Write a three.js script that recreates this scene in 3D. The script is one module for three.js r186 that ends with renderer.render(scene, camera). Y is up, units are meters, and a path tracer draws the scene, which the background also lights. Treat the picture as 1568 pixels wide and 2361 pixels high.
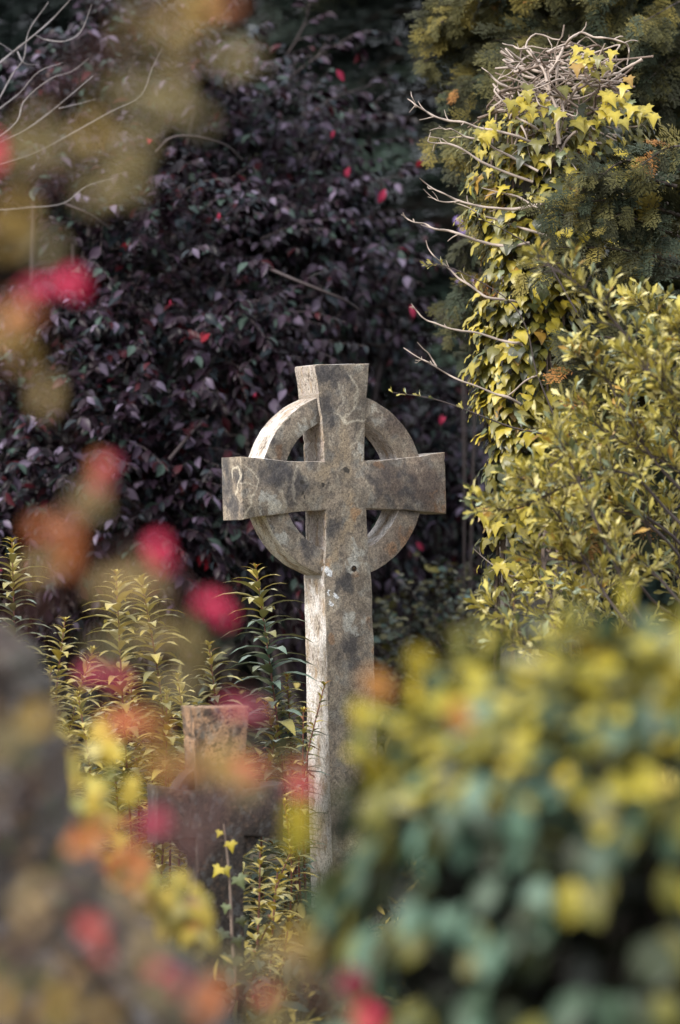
import * as THREE from 'three';
import { mergeGeometries, toCreasedNormals } from 'three/addons/utils/BufferGeometryUtils.js';
import { createNoise2D, createNoise3D } from 'simplex-noise';

// ---------------------------------------------------------------- camera, sky, sun, exposure
const scene = new THREE.Scene();
const CAM_Y = 1.25, FPX = 8541;                       // eye height; lens as picture units per unit of tangent
const camera = new THREE.PerspectiveCamera(2 * Math.atan(1180.5 / FPX) * 180 / Math.PI, 680 / 1024, 0.1, 400);
camera.position.set(0, CAM_Y, 0);
camera.lookAt(0, CAM_Y, -10);
camera.focus = 9.93;
camera.userData.fStop = 2.3;

const renderer = new THREE.WebGLRenderer({ antialias: true });
renderer.toneMapping = THREE.LinearToneMapping;
renderer.toneMappingExposure = 2.95;
renderer.shadowMap.enabled = true;

{ // overcast sky: brighter overhead than at the horizon
  const W = 256, H = 128, data = new Float32Array(W * H * 4);
  for (let j = 0; j < H; j++) {
    const el = ((j + 0.5) / H - 0.5) * Math.PI, s = Math.sin(el);
    const L = s > 0 ? 0.2 + 0.56 * s : 0.2 * Math.max(0.15, 1 + s * 3);
    for (let i = 0; i < W; i++) {
      const o = (j * W + i) * 4;
      data[o] = 0.93 * L; data[o + 1] = 0.98 * L; data[o + 2] = 1.07 * L; data[o + 3] = 1;
    }
  }
  const t = new THREE.DataTexture(data, W, H, THREE.RGBAFormat, THREE.FloatType);
  t.mapping = THREE.EquirectangularReflectionMapping; t.magFilter = THREE.LinearFilter; t.needsUpdate = true;
  scene.background = t; scene.environment = t;
}
const sun = new THREE.DirectionalLight(new THREE.Color(1, 0.955, 0.89), 1.5);
sun.name = 'sun';
sun.position.set(-7.2, 7.4, -10 + 4.4); sun.target.position.set(0, 1, -10);
sun.castShadow = true; sun.shadow.radius = 34; sun.shadow.mapSize.set(2048, 2048);
Object.assign(sun.shadow.camera, { left: -8, right: 8, top: 8, bottom: -8, near: 0.5, far: 40 });
scene.add(sun, sun.target);

// ---------------------------------------------------------------- helpers
let seedState = 7;
const seed = (s) => { seedState = s >>> 0; };
const R = () => { seedState = (seedState + 0x6d2b79f5) | 0; let t = Math.imul(seedState ^ (seedState >>> 15), 1 | seedState); t = (t + Math.imul(t ^ (t >>> 7), 61 | t)) ^ t; return ((t ^ (t >>> 14)) >>> 0) / 4294967296; };
const rr = (a, b) => a + (b - a) * R();
const gauss = () => (R() + R() + R() - 1.5) / 0.75;
let noise2State = 12345;
const noise2 = createNoise2D(() => { noise2State = (noise2State * 16807) % 2147483647; return noise2State / 2147483647; });
const noise3 = createNoise3D(() => { noise2State = (noise2State * 16807) % 2147483647; return noise2State / 2147483647; });

function fbm(x, y, o = 4) { let s = 0, a = 0.5, f = 1; for (let i = 0; i < o; i++) { s += a * noise2(x * f, y * f); a *= 0.5; f *= 2.03; } return s; }
const V = (x, y, z) => new THREE.Vector3(x, y, z);
const clamp = THREE.MathUtils.clamp, lerp = THREE.MathUtils.lerp, sstep = (x, a, b) => THREE.MathUtils.smoothstep(x, a, b);
const at = (px, py, d) => V((px - 784) * d / FPX, CAM_Y + (1180.5 - py) * d / FPX, -d);   // where a point of the photograph lies at distance d
const lin = (r, g, b) => new THREE.Color().setRGB(r, g, b);

const taken = new Map();
const numbered = (n) => { const k = taken.get(n) || 0; taken.set(n, k + 1); return k ? `${n}_${String(k).padStart(3, '0')}` : n; };
function tag(o, label, category, group) { o.userData.label = label; o.userData.category = category; if (group) o.userData.group = group; return o; }
function thing(name, label, category, pos = V(0, 0, 0), group) {
  const g = new THREE.Group(); g.name = numbered(name); g.position.copy(pos); scene.add(g);
  return tag(g, label, category, group);
}
function part(name, geo, mat, parent) {
  const m = new THREE.Mesh(geo, mat); m.name = name; m.castShadow = m.receiveShadow = true; parent.add(m); return m;
}
function structure(name, geo, mat) { const m = part(name, geo, mat, scene); m.userData.kind = 'structure'; return m; }

// a tapered tube along points; r0 -> r1
function tube(pts, r0, r1, sides = 5, steps = 4, knob = 0) {
  const c = new THREE.CatmullRomCurve3(pts, false, 'centripetal'), n = Math.max(2, (pts.length - 1) * steps);
  const pos = [], nor = [], uv = [], idx = [], p = V(), tg = V(), a = V(), b = V(); let prev = null, len = 0;
  const up = V(0.31, 0.87, 0.38);
  for (let i = 0; i <= n; i++) {
    c.getPoint(i / n, p); c.getTangent(i / n, tg);
    if (prev) len += p.distanceTo(prev); prev = p.clone();
    a.crossVectors(tg, up).normalize(); b.crossVectors(tg, a).normalize();
    const r = lerp(r0, r1, i / n) * (1 + (knob ? knob * (R() - 0.4) : 0));
    for (let k = 0; k <= sides; k++) {
      const t = k / sides * Math.PI * 2, ca = Math.cos(t), sa = Math.sin(t);
      const nx = a.x * ca + b.x * sa, ny = a.y * ca + b.y * sa, nz = a.z * ca + b.z * sa;
      pos.push(p.x + nx * r, p.y + ny * r, p.z + nz * r); nor.push(nx, ny, nz); uv.push(k / sides * 0.1, len);
    }
  }
  const s1 = sides + 1;
  for (let i = 0; i < n; i++) for (let k = 0; k < sides; k++) { const q = i * s1 + k; idx.push(q, q + 1, q + s1, q + 1, q + s1 + 1, q + s1); }
  const g = new THREE.BufferGeometry();
  g.setAttribute('position', new THREE.Float32BufferAttribute(pos, 3)); g.setAttribute('normal', new THREE.Float32BufferAttribute(nor, 3));
  g.setAttribute('uv', new THREE.Float32BufferAttribute(uv, 2)); g.setIndex(idx); return g;
}
const local = (pts, base) => pts.map((p) => p.clone().sub(base));

// leaf geometries: base at the origin, length 1 along +y, upper face +z; the midrib is a little paler
function leafGeo(profile, { fold = 0.25, bend = 0.6, rib = 1.2, twist = 0 } = {}) {
  const pos = [], col = [], idx = [], n = profile.length;
  for (let i = 0; i < n; i++) {
    const [t, w] = profile[i], a = bend * t;
    const cy = bend ? Math.sin(a) / bend : t, cz = bend ? -(1 - Math.cos(a)) / bend : 0, tw = twist * t;
    for (const s of [-1, 0, 1]) {
      const x = s * w * Math.cos(tw), lift = Math.abs(s) * fold * w + s * w * Math.sin(tw);
      pos.push(x, cy + lift * Math.sin(a), cz + lift * Math.cos(a));
      const c = s ? 0.94 : rib; col.push(c, c, c);
    }
    if (i) { const q = (i - 1) * 3; for (const k of [0, 1]) idx.push(q + k, q + k + 1, q + k + 3, q + k + 1, q + k + 4, q + k + 3); }
  }
  const g = new THREE.BufferGeometry();
  g.setAttribute('position', new THREE.Float32BufferAttribute(pos, 3)); g.setAttribute('color', new THREE.Float32BufferAttribute(col, 3)); g.setIndex(idx);
  g.computeVertexNormals(); return g;
}
function lobedGeo(half, cx, cy, { cup = 0.28, rib = 1.22, wave = 0.05 } = {}) {   // a leaf from half an outline, base first, tip last
  const out = [...half.map(([x, y]) => [x, y]), ...half.slice(1, -1).reverse().map(([x, y]) => [-x, y])];
  const zOf = (x, y) => -cup * ((x - cx) ** 2 * 0.7 + (y - cy) ** 2) + Math.abs(x) * 0.16 + wave * Math.sin(x * 9 + y * 7);
  const pos = [cx, cy, zOf(cx, cy)], col = [rib, rib, rib], idx = [];
  out.forEach(([x, y], i) => { pos.push(x, y, zOf(x, y)); const c = i === 0 || i === half.length - 1 ? rib : 0.92; col.push(c, c, c); });
  for (let i = 0; i < out.length; i++) idx.push(0, 1 + i, 1 + (i + 1) % out.length);
  const g = new THREE.BufferGeometry();
  g.setAttribute('position', new THREE.Float32BufferAttribute(pos, 3)); g.setAttribute('color', new THREE.Float32BufferAttribute(col, 3)); g.setIndex(idx);
  g.computeVertexNormals(); return g;
}
const G = {
  ovate: leafGeo([[0, 0.02], [0.12, 0.1], [0.35, 0.24], [0.6, 0.22], [0.85, 0.09], [1, 0.005]], { fold: 0.35, bend: 0.7 }),
  lance: leafGeo([[0, 0.015], [0.1, 0.055], [0.3, 0.095], [0.5, 0.095], [0.75, 0.058], [1, 0.003]], { fold: 0.28, bend: 1.05, rib: 1.2 }),
  lanceFlat: leafGeo([[0, 0.012], [0.15, 0.05], [0.4, 0.075], [0.7, 0.05], [1, 0.003]], { fold: 0.45, bend: 0.75, rib: 1.25, twist: 0.4 }),
  ivy: lobedGeo([[0, 0.04], [0.17, -0.13], [0.36, -0.1], [0.33, 0.06], [0.56, 0.24], [0.29, 0.34], [0.22, 0.5], [0.1, 0.76], [0, 1.04]], 0, 0.3, { cup: 0.45 }),
  ivyOld: lobedGeo([[0, 0.0], [0.24, -0.06], [0.4, 0.1], [0.42, 0.34], [0.26, 0.6], [0.1, 0.86], [0, 1]], 0, 0.35, { cup: 0.5 }),
  lobeTip: lobedGeo([[0, 0], [0.03, 0.2], [0.08, 0.45], [0.17, 0.66], [0.15, 0.77], [0.09, 0.79], [0.075, 0.93], [0, 1.03]], 0, 0.5, { cup: 0.45, wave: 0.05 }),
  round: leafGeo([[0, 0.03], [0.15, 0.2], [0.4, 0.34], [0.65, 0.33], [0.88, 0.17], [1, 0.01]], { fold: 0.25, bend: 0.5 }),
};
const yUp = V(0, 1, 0);
const bx = V(), by = V(), bz = V(), bm = new THREE.Matrix4();
function leafMatrix(p, dir, normal, len, wide = 1) {
  by.copy(dir).normalize(); bz.copy(normal).addScaledVector(by, -normal.dot(by));
  if (bz.lengthSq() < 1e-6) bz.set(0.3, 0.2, 0.9).addScaledVector(by, -V(0.3, 0.2, 0.9).dot(by));
  bz.normalize(); bx.crossVectors(by, bz);
  const m = new THREE.Matrix4().makeBasis(bx, by, bz);
  m.scale(V(len * wide, len, len)); m.setPosition(p); return m;
}
// the leaves that show largest become parts of their own, the rest one part of kind stuff
const matCache = new Map();
function leafMaterial(kind, c) {
  const key = kind.name + c.getHexString() + c.r.toFixed(3);
  if (!matCache.has(key)) matCache.set(key, new THREE.MeshPhysicalMaterial({ ...kind.opts, color: c, vertexColors: true, side: THREE.DoubleSide }));
  return matCache.get(key);
}
function leaves(parent, items, geo, kind, palette, { most = 300, name = 'leaf', rest = 'foliage', labels = {} } = {}) {
  // items: {m: Matrix4 in the parent's axes, c: palette index}
  const base = parent.position, p = V();
  const scored = items.map((it) => {
    p.setFromMatrixPosition(it.m).add(base); const d = -p.z, x = Math.abs(p.x) * FPX / d / 784, y = Math.abs(p.y - CAM_Y) * FPX / d / 1180.5;
    const out = Math.max(0, x - 0.98) + Math.max(0, y - 0.98); return [d + out * 30, it];
  }).sort((a, b) => a[0] - b[0]).map((s) => s[1]);
  for (const it of scored.slice(0, most)) {
    const m = part(name, geo, leafMaterial(kind, palette[it.c]), parent);
    m.applyMatrix4(it.m); if (labels[it.c]) m.userData.label = labels[it.c];
  }
  const more = scored.slice(most);
  if (!more.length) return;
  const im = new THREE.InstancedMesh(geo, leafMaterial(kind, lin(1, 1, 1)), more.length);
  more.forEach((it, i) => { im.setMatrixAt(i, it.m); im.setColorAt(i, palette[it.c]); });
  im.name = rest; im.userData.kind = 'stuff'; im.castShadow = im.receiveShadow = true; parent.add(im);
}
const pick = (weights) => { let t = R() * weights.reduce((a, b) => a + b, 0); for (let i = 0; i < weights.length; i++) if ((t -= weights[i]) < 0) return i; return 0; };

// leaf surfaces
const K = {
  purple: { name: 'purple', opts: { roughness: 0.38, specularIntensity: 0.3 } },
  ivy: { name: 'ivy', opts: { roughness: 0.42, transmission: 0.15, thickness: 0 } },
  thin: { name: 'thin', opts: { roughness: 0.75, transmission: 0.35, thickness: 0 } },
  waxy: { name: 'waxy', opts: { roughness: 0.45, specularIntensity: 0.6 } },
  matte: { name: 'matte', opts: { roughness: 0.8 } },
};

// ---------------------------------------------------------------- stone textures
function dataTexture(w, h, f, srgb = true) {
  const d = new Uint8Array(w * h * 4), c = [0, 0, 0];
  for (let j = 0; j < h; j++) for (let i = 0; i < w; i++) {
    f((i + 0.5) / w, (j + 0.5) / h, c); const o = (j * w + i) * 4;
    for (let k = 0; k < 3; k++) d[o + k] = clamp(c[k] * 255, 0, 255); d[o + 3] = 255;
  }
  const t = new THREE.DataTexture(d, w, h, THREE.RGBAFormat); t.wrapS = t.wrapT = THREE.RepeatWrapping;
  t.magFilter = THREE.LinearFilter; t.minFilter = THREE.LinearMipmapLinearFilter; t.generateMipmaps = true;
  if (srgb) t.colorSpace = THREE.SRGBColorSpace; t.needsUpdate = true; return t;
}
const mixc = (c, col, a) => { for (let k = 0; k < 3; k++) c[k] += (col[k] - c[k]) * a; };
const segDist = (x, y, pts) => {
  let best = 1e9;
  for (let i = 0; i + 1 < pts.length; i++) {
    const [ax, ay] = pts[i], [bx2, by2] = pts[i + 1], dx = bx2 - ax, dy = by2 - ay, t = clamp(((x - ax) * dx + (y - ay) * dy) / (dx * dx + dy * dy), 0, 1);
    best = Math.min(best, Math.hypot(x - ax - dx * t, y - ay - dy * t));
  }
  return best;
};

// ---------------------------------------------------------------- ground
{
  const g = new THREE.PlaneGeometry(240, 240, 120, 120); g.rotateX(-Math.PI / 2); g.translate(0, 0, -60);
  const p = g.attributes.position;
  for (let i = 0; i < p.count; i++) p.setY(i, p.getY(i) + 0.03 * noise2(p.getX(i) * 0.4, p.getZ(i) * 0.4) - 0.03);
  g.computeVertexNormals();
  const uv = g.attributes.uv; for (let i = 0; i < uv.count; i++) uv.setXY(i, p.getX(i) / 1.5, p.getZ(i) / 1.5);
  const map = dataTexture(512, 512, (u, v, c) => {
    const n = fbm(u * 9, v * 9, 4), m = noise2(u * 60, v * 60), l = noise2(u * 31 + 9, v * 27);
    c[0] = 0.25; c[1] = 0.22; c[2] = 0.15; mixc(c, [0.16, 0.14, 0.1], sstep(n, -0.1, 0.4)); mixc(c, [0.42, 0.34, 0.17], sstep(l, 0.45, 0.6) * 0.8); mixc(c, [0.1, 0.09, 0.07], sstep(m, 0.3, 0.8) * 0.6);
  });
  structure('ground', g, new THREE.MeshStandardMaterial({ map, roughness: 1 }));
}

// ---------------------------------------------------------------- the tall ring-headed cross
// local axes: x along the arms, y up from the foot, front face at +z
const ZL = (zx, zy) => [((zx - 837 - (zy - 770) * 0.028) * 0.4 * 0.001171) / 0.883, 1.281 - (zy - 770) * 0.4 * 0.001171];   // where a mark seen on the front lies on the stone
const SIDE_U = 0.52;
const crossMap = (() => {
  const pl = (a) => a.map(([x, y]) => ZL(x, y));
  const veins = [
    [pl([[140, 720], [150, 655], [200, 650], [235, 690], [205, 780], [180, 805]]), 0.0035, 0.75], [pl([[265, 625], [350, 720], [340, 760], [300, 850], [262, 940]]), 0.003, 0.6],
    [pl([[345, 765], [250, 740], [215, 745]]), 0.0022, 0.5], [pl([[390, 870], [440, 900], [480, 870], [470, 800]]), 0.008, 0.45], [pl([[560, 650], [540, 760], [555, 850]]), 0.004, 0.4],
    [pl([[780, 350], [820, 392], [880, 412], [955, 402]]), 0.0035, 0.75], [pl([[860, 130], [912, 220], [890, 330], [830, 392]]), 0.004, 0.55], [pl([[800, 180], [822, 260], [800, 340]]), 0.003, 0.45],
    [pl([[955, 440], [900, 500], [870, 560]]), 0.004, 0.4], [pl([[1010, 330], [1060, 350], [1040, 400]]), 0.004, 0.35], [pl([[470, 420], [520, 380], [590, 350]]), 0.005, 0.4], [pl([[420, 1050], [470, 1120], [520, 1190]]), 0.005, 0.35],
  ];
  const tan = [[pl([[840, 420], [815, 560], [770, 640], [720, 700]]), 0.018, 0.6], [pl([[850, 560], [840, 760], [850, 900]]), 0.016, 0.45], [pl([[868, 860], [880, 970], [800, 1110], [735, 1240]]), 0.012, 0.75], [pl([[705, 480], [700, 600]]), 0.01, 0.5], [pl([[720, 930], [708, 1040]]), 0.006, 0.5]];
  const orange = [[890, 920, 0.016], [870, 880, 0.01], [905, 1290, 0.012], [745, 1215, 0.012], [700, 570, 0.012], [1210, 1090, 0.03], [1120, 1150, 0.02], [1035, 660, 0.014], [1380, 900, 0.03], [460, 590, 0.02], [985, 1560, 0.014], [990, 1700, 0.016], [760, 1650, 0.012]].map(([x, y, r]) => [...ZL(x, y), r]);
  const dark = [[430, 690, 0.05], [90, 760, 0.04], [150, 880, 0.04], [60, 650, 0.03], [200, 720, 0.03], [540, 770, 0.045], [480, 640, 0.03], [1060, 720, 0.045], [1180, 800, 0.06], [1300, 800, 0.06], [740, 330, 0.04], [700, 160, 0.03], [790, 110, 0.04], [420, 1080, 0.04], [640, 1120, 0.03], [860, 1700, 0.045], [830, 1320, 0.03], [410, 480, 0.03], [1140, 420, 0.03], [770, 1000, 0.03], [640, 640, 0.02]].map(([x, y, r]) => [...ZL(x, y), r]);
  const pale = [[640, 420, 0.03], [410, 860, 0.03], [900, 1230, 0.02], [1030, 380, 0.02], [460, 1060, 0.025], [880, 1180, 0.03], [930, 560, 0.02], [870, 1560, 0.03]].map(([x, y, r]) => [...ZL(x, y), r]);
  const white = [[735, 1262, 0.009], [745, 1385, 0.0065], [722, 1412, 0.0055], [746, 1438, 0.005], [784, 1408, 0.0045]].map(([x, y, r]) => [...ZL(x, y), r]);
  const pits = [[835, 682, 0.0065], [598, 815, 0.007], [590, 738, 0.004], [612, 832, 0.005], [368, 940, 0.004], [700, 760, 0.003]].map(([x, y, r]) => [...ZL(x, y), r]);
  return dataTexture(1024, 1536, (u, v, c) => {
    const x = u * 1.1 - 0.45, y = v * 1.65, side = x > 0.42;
    const wx = x + 0.012 * fbm(x * 14, y * 14, 3), wy = y + 0.012 * fbm(x * 14 + 40, y * 14, 3);
    const n1 = fbm(wx * 7, wy * 5 + 3, 4), n2 = fbm(wx * 22 + 9, wy * 16, 4), fine = fbm(x * 160, y * 160, 3), grain = R();
    c[0] = 0.585; c[1] = 0.53; c[2] = 0.465;
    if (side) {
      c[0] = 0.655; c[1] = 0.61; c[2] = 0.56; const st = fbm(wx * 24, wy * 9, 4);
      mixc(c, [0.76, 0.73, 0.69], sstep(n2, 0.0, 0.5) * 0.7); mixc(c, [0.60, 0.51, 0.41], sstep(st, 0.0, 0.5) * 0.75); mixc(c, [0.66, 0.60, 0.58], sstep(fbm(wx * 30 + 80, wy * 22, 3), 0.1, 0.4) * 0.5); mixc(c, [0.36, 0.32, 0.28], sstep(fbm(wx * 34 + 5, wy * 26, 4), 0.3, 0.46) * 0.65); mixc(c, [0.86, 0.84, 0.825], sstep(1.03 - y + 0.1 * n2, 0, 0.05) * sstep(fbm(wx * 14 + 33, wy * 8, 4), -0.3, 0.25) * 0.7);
    } else {
      mixc(c, [0.44, 0.40, 0.355], sstep(n1, -0.25, 0.45) * 0.75); mixc(c, [0.66, 0.60, 0.52], sstep(n2, -0.05, 0.5) * 0.55); mixc(c, [0.36, 0.335, 0.315], sstep(fbm(wx * 26 + 50, wy * 20, 5), 0.0, 0.5) * 0.5); mixc(c, [0.70, 0.655, 0.58], sstep(fbm(wx * 16 + 90, wy * 9, 5), 0.12, 0.5) * 0.5); mixc(c, [0.57, 0.56, 0.53], sstep(fbm(wx * 12 + 70, wy * 12, 3), 0.1, 0.5) * 0.5);
      for (const [dx, dy, r] of dark) { const d = Math.hypot(wx - dx, wy - dy) / r; if (d < 1.6) mixc(c, [0.27, 0.258, 0.262], sstep(1.2 - d + n2 * 1.1, -0.3, 1.1) * 0.8); }
      for (const [dx, dy, r] of pale) { const d = Math.hypot(wx - dx, wy - dy) / r; if (d < 1.6) mixc(c, [0.74, 0.73, 0.69], sstep(1.2 - d + n2 * 1.8, 0, 0.9) * 0.75); }
      if (wx > 0.06) mixc(c, [0.45, 0.375, 0.325], sstep(wx, 0.06, 0.16) * sstep(fbm(wx * 9 + 3, wy * 9, 3), -0.45, 0.3) * 0.55);
      for (const [p, w, a] of tan) { const d = segDist(wx, wy, p) / w; if (d < 1.8) mixc(c, [0.66, 0.58, 0.475], sstep(1.5 - d + n2 * 1.3, 0, 1.4) * a); }
      for (const [dx, dy, r] of orange) { const d = Math.hypot(wx - dx, wy - dy) / r; if (d < 1.6) mixc(c, [0.70, 0.47, 0.29], sstep(1.1 - d + n2 * 1.6, 0, 0.9) * 0.32); }
      for (const [p, w, a] of veins) { const d = segDist(wx, wy, p) / w; if (d < 2.4) mixc(c, [0.83, 0.785, 0.70], sstep(1.7 - d + n2 * 0.9, 0, 1.5) * a); }
      const ridge = 1 - Math.abs(fbm(wx * 9 + 20, wy * 9, 4)) * 9; if (ridge > 0) mixc(c, [0.77, 0.71, 0.61], ridge * 0.16);
      for (const [dx, dy, r] of white) { const d = Math.hypot(wx - dx, wy - dy) / r; if (d < 1.5) mixc(c, [0.88, 0.89, 0.90], sstep(1.15 - d + n2 * 2.2 + fine, 0, 0.7) * 0.9); }
      for (const [dx, dy, r] of pits) { const d = Math.hypot(wx - dx, (wy - dy) * 0.8) / r; if (d < 1.4) mixc(c, [0.25, 0.23, 0.21], sstep(1.1 - d + n2, 0, 0.5) * 0.85); }
    }
    mixc(c, [0.30, 0.27, 0.24], sstep(noise2(x * 55, y * 55), 0.72, 0.86) * 0.5);
    const k = 1 + fine * 0.3 + fbm(x * 70, y * 70, 3) * 0.2 + (grain - 0.5) * 0.05; c[0] *= k; c[1] *= k; c[2] *= k;
  });
})();
const grainBump = dataTexture(512, 512, (u, v, c) => { c[0] = c[1] = c[2] = 0.5 + 0.35 * fbm(u * 24, v * 24, 4) + 0.22 * noise2(u * 130, v * 130); }, false);
function stoneUV(g, toUV) {   // planar, by the way each triangle faces
  const p = g.attributes.position, uv = new Float32Array(p.count * 2), a = V(), b = V(), c = V(), n = V(), w = [0, 0];
  for (let i = 0; i < p.count; i += 3) {
    a.fromBufferAttribute(p, i); b.fromBufferAttribute(p, i + 1); c.fromBufferAttribute(p, i + 2);
    n.crossVectors(b.clone().sub(a), c.clone().sub(a)).normalize();
    [a, b, c].forEach((q, k) => { toUV(q, n, w); uv[(i + k) * 2] = w[0]; uv[(i + k) * 2 + 1] = w[1]; });
  }
  g.setAttribute('uv', new THREE.BufferAttribute(uv, 2)); return g;
}
function crossOutline({ H, c, arm, armIn, armOut, waist, top, low, foot, ringR }) {
  const half = [], step = 0.008;
  const run = (x0, y0, x1, y1, fx) => { const n = Math.max(2, Math.ceil(Math.hypot(x1 - x0, y1 - y0) / step)); for (let i = 0; i < n; i++) half.push(fx(i / n)); };
  const e = (t) => t * t * 0.75 + t * 0.25;
  run(0, 0, foot, 0, (t) => [t * foot, 0]);
  run(foot, 0, low, c - ringR, (t) => [lerp(foot, low, t), (c - ringR) * t]);
  run(low, c - ringR, waist, c - armIn, (t) => [lerp(waist, low, e(1 - t)), lerp(c - ringR, c - armIn, t)]);
  run(waist, c - armIn, arm, c - armOut, (t) => [lerp(waist, arm, t), c - lerp(armIn, armOut, e(t))]);
  run(arm, c - armOut, arm, c + armOut, (t) => [arm, lerp(c - armOut, c + armOut, t)]);
  run(arm, c + armOut, waist, c + armIn, (t) => [lerp(arm, waist, t), c + lerp(armIn, armOut, e(1 - t))]);
  run(waist, c + armIn, top, H, (t) => [lerp(waist, top, e(t)), lerp(c + armIn, H, t)]);
  run(top, H, 0, H, (t) => [lerp(top, 0, t), H]);
  const all = [...half, [0, H], ...half.slice(1).reverse().map(([x, y]) => [-x, y])];
  const chips = Array.from({ length: 34 }, (_, i) => { const q = all[Math.floor((i + 0.5 + 0.45 * noise2(i * 7.3, 2)) / 34 * all.length)]; return [q[0], q[1], 0.006 + 0.006 * Math.abs(noise2(i * 3.1, 9)), 0.0035 * Math.max(0, noise2(i * 5.7, 4) + 0.25)]; });
  for (const q of all) for (const [cx, cy, r, k] of chips) { const d = Math.hypot(q[0] - cx, q[1] - cy); if (d < r) { q[0] -= Math.sign(q[0]) * k * (1 - d / r) * (Math.abs(q[0]) > 0.02 ? 1 : 0); q[1] -= (q[1] > 0.02 ? Math.sign(q[1] - c) : 0) * k * 0.7 * (1 - d / r); } }
  return all.map(([x, y]) => { const k = 0.0013; return new THREE.Vector2(x + k * noise2(x * 9, y * 9) + 0.0003 * noise2(x * 60, y * 60), y + k * noise2(x * 9 + 30, y * 9)); });
}
function stoneCross(group, o, mat, toUV, names) {
  const body = new THREE.ExtrudeGeometry(new THREE.Shape(crossOutline(o)), { depth: o.depth - 0.006, bevelEnabled: true, bevelThickness: 0.003, bevelSize: 0.003, bevelOffset: -0.003, bevelSegments: 2, curveSegments: 4 });
  body.translate(0, 0, -o.depth / 2 + 0.003);
  if (o.spread) { const p = body.attributes.position; for (let i = 0; i < p.count; i++) { const k = 1 + o.spread * clamp(1 - p.getY(i) / (o.c - o.ringR), 0, 1); p.setZ(i, p.getZ(i) * k); } }
  const made = [];
  made.push(part(names[0], toCreasedNormals(stoneUV(body.toNonIndexed ? body : body, toUV), 0.6), mat, group));
  const sh = new THREE.Shape(), hole = new THREE.Path(), N = 96, jag = (a, r) => r + 0.0012 * noise2(Math.cos(a) * 5 + r * 9, Math.sin(a) * 5);
  for (let i = 0; i < N; i++) { const a = i / N * Math.PI * 2, r = jag(a, o.ringR - 0.003); sh[i ? 'lineTo' : 'moveTo'](Math.cos(a) * r, Math.sin(a) * r); }
  for (let i = 0; i < N; i++) { const a = -i / N * Math.PI * 2, r = jag(a, o.ringIn + 0.003); hole[i ? 'lineTo' : 'moveTo'](Math.cos(a) * r, Math.sin(a) * r); }
  sh.closePath(); hole.closePath(); sh.holes.push(hole);
  const ring = new THREE.ExtrudeGeometry(sh, { depth: o.ringDepth - 0.006, bevelEnabled: true, bevelThickness: 0.003, bevelSize: 0.003, bevelSegments: 2 });
  ring.translate(0, o.c, o.depth / 2 - o.ringBack - o.ringDepth + 0.003);
  made.push(part(names[1], toCreasedNormals(stoneUV(ring, toUV), 0.6), mat, group));
  return made;
}
const tallStone = new THREE.MeshStandardMaterial({ map: crossMap, bumpMap: grainBump, bumpScale: 0.0012, roughness: 0.92 });
{
  const b = at(803, 2215, 10);
  const cross = thing('celtic_cross', 'tall weathered tan stone ring-headed cross standing in the middle of the garden', 'stone cross', V(b.x, 0.04, -10));
  cross.rotation.set(0, THREE.MathUtils.degToRad(28), THREE.MathUtils.degToRad(1.6), 'ZYX');
  const o = { H: 1.6075, c: 1.281, arm: 0.31, armIn: 0.0645, armOut: 0.084, waist: 0.0615, top: 0.084, low: 0.072, foot: 0.0755, ringR: 0.248, ringIn: 0.182, depth: 0.12, ringDepth: 0.1, ringBack: 0.012, spread: 0.12 };
  const toUV = (q, n, w) => {
    if (Math.abs(n.z) > 0.6) { w[0] = (q.x + 0.45) / 1.1; w[1] = q.y / 1.65; }
    else if (Math.abs(n.x) > 0.8 && Math.abs(q.x) > 0.29) { w[0] = (Math.sign(q.x) * (0.37 - q.z) + 0.45) / 1.1; w[1] = q.y / 1.65; }
    else { const r = Math.hypot(q.x, q.y - o.c); const onRing = Math.abs(r - o.ringR) < 0.006 || Math.abs(r - o.ringIn) < 0.006; const along = onRing ? Math.abs(Math.atan2(q.x, -(q.y - o.c))) * r + 0.4 : Math.abs(n.y) > 0.7 ? Math.abs(q.x) + 0.9 : q.y; w[0] = (SIDE_U + q.z + 0.45) / 1.1; w[1] = along / 1.65; }
  };
  stoneCross(cross, o, tallStone, toUV, ['cross_body', 'ring']);
  // two flakes and a rusty stud on the front
  const stud = new THREE.Group(); stud.name = 'stud_fixing'; stud.position.set(...ZL(885, 1248), 0.06); cross.add(stud);
  stud.userData.label = 'small dark rusted stud set in the shaft';
  part('washer', new THREE.TorusGeometry(0.0062, 0.0026, 8, 18), new THREE.MeshStandardMaterial({ color: 0x2a2118, roughness: 0.7 }), stud);
  const head = part('bolt_head', new THREE.SphereGeometry(0.0048, 12, 8), new THREE.MeshStandardMaterial({ color: 0x4c3a28, roughness: 0.4, metalness: 0.6 }), stud); head.scale.z = 0.6;
  // plinth
  const pl = new THREE.BoxGeometry(0.34, 0.16, 0.3, 8, 4, 8).toNonIndexed(), pp = pl.attributes.position;
  for (let i = 0; i < pp.count; i++) { const x = pp.getX(i), y = pp.getY(i), z = pp.getZ(i), k = 1 + 0.02 * noise3(x * 6, y * 6, z * 6) - (y > 0.07 ? 0.03 : 0); pp.setXYZ(i, x * k, y, z * k); }
  pl.translate(0, -0.081, 0); pl.computeVertexNormals();
  part('plinth', stoneUV(pl, (q, n, w) => { w[0] = (Math.abs(n.y) > 0.6 ? q.x + 0.3 : q.x + q.z * 0.5) / 1.1 + 0.2; w[1] = (q.y + q.z * 0.7) / 1.65 + 0.3; }), tallStone, cross);
}

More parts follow.
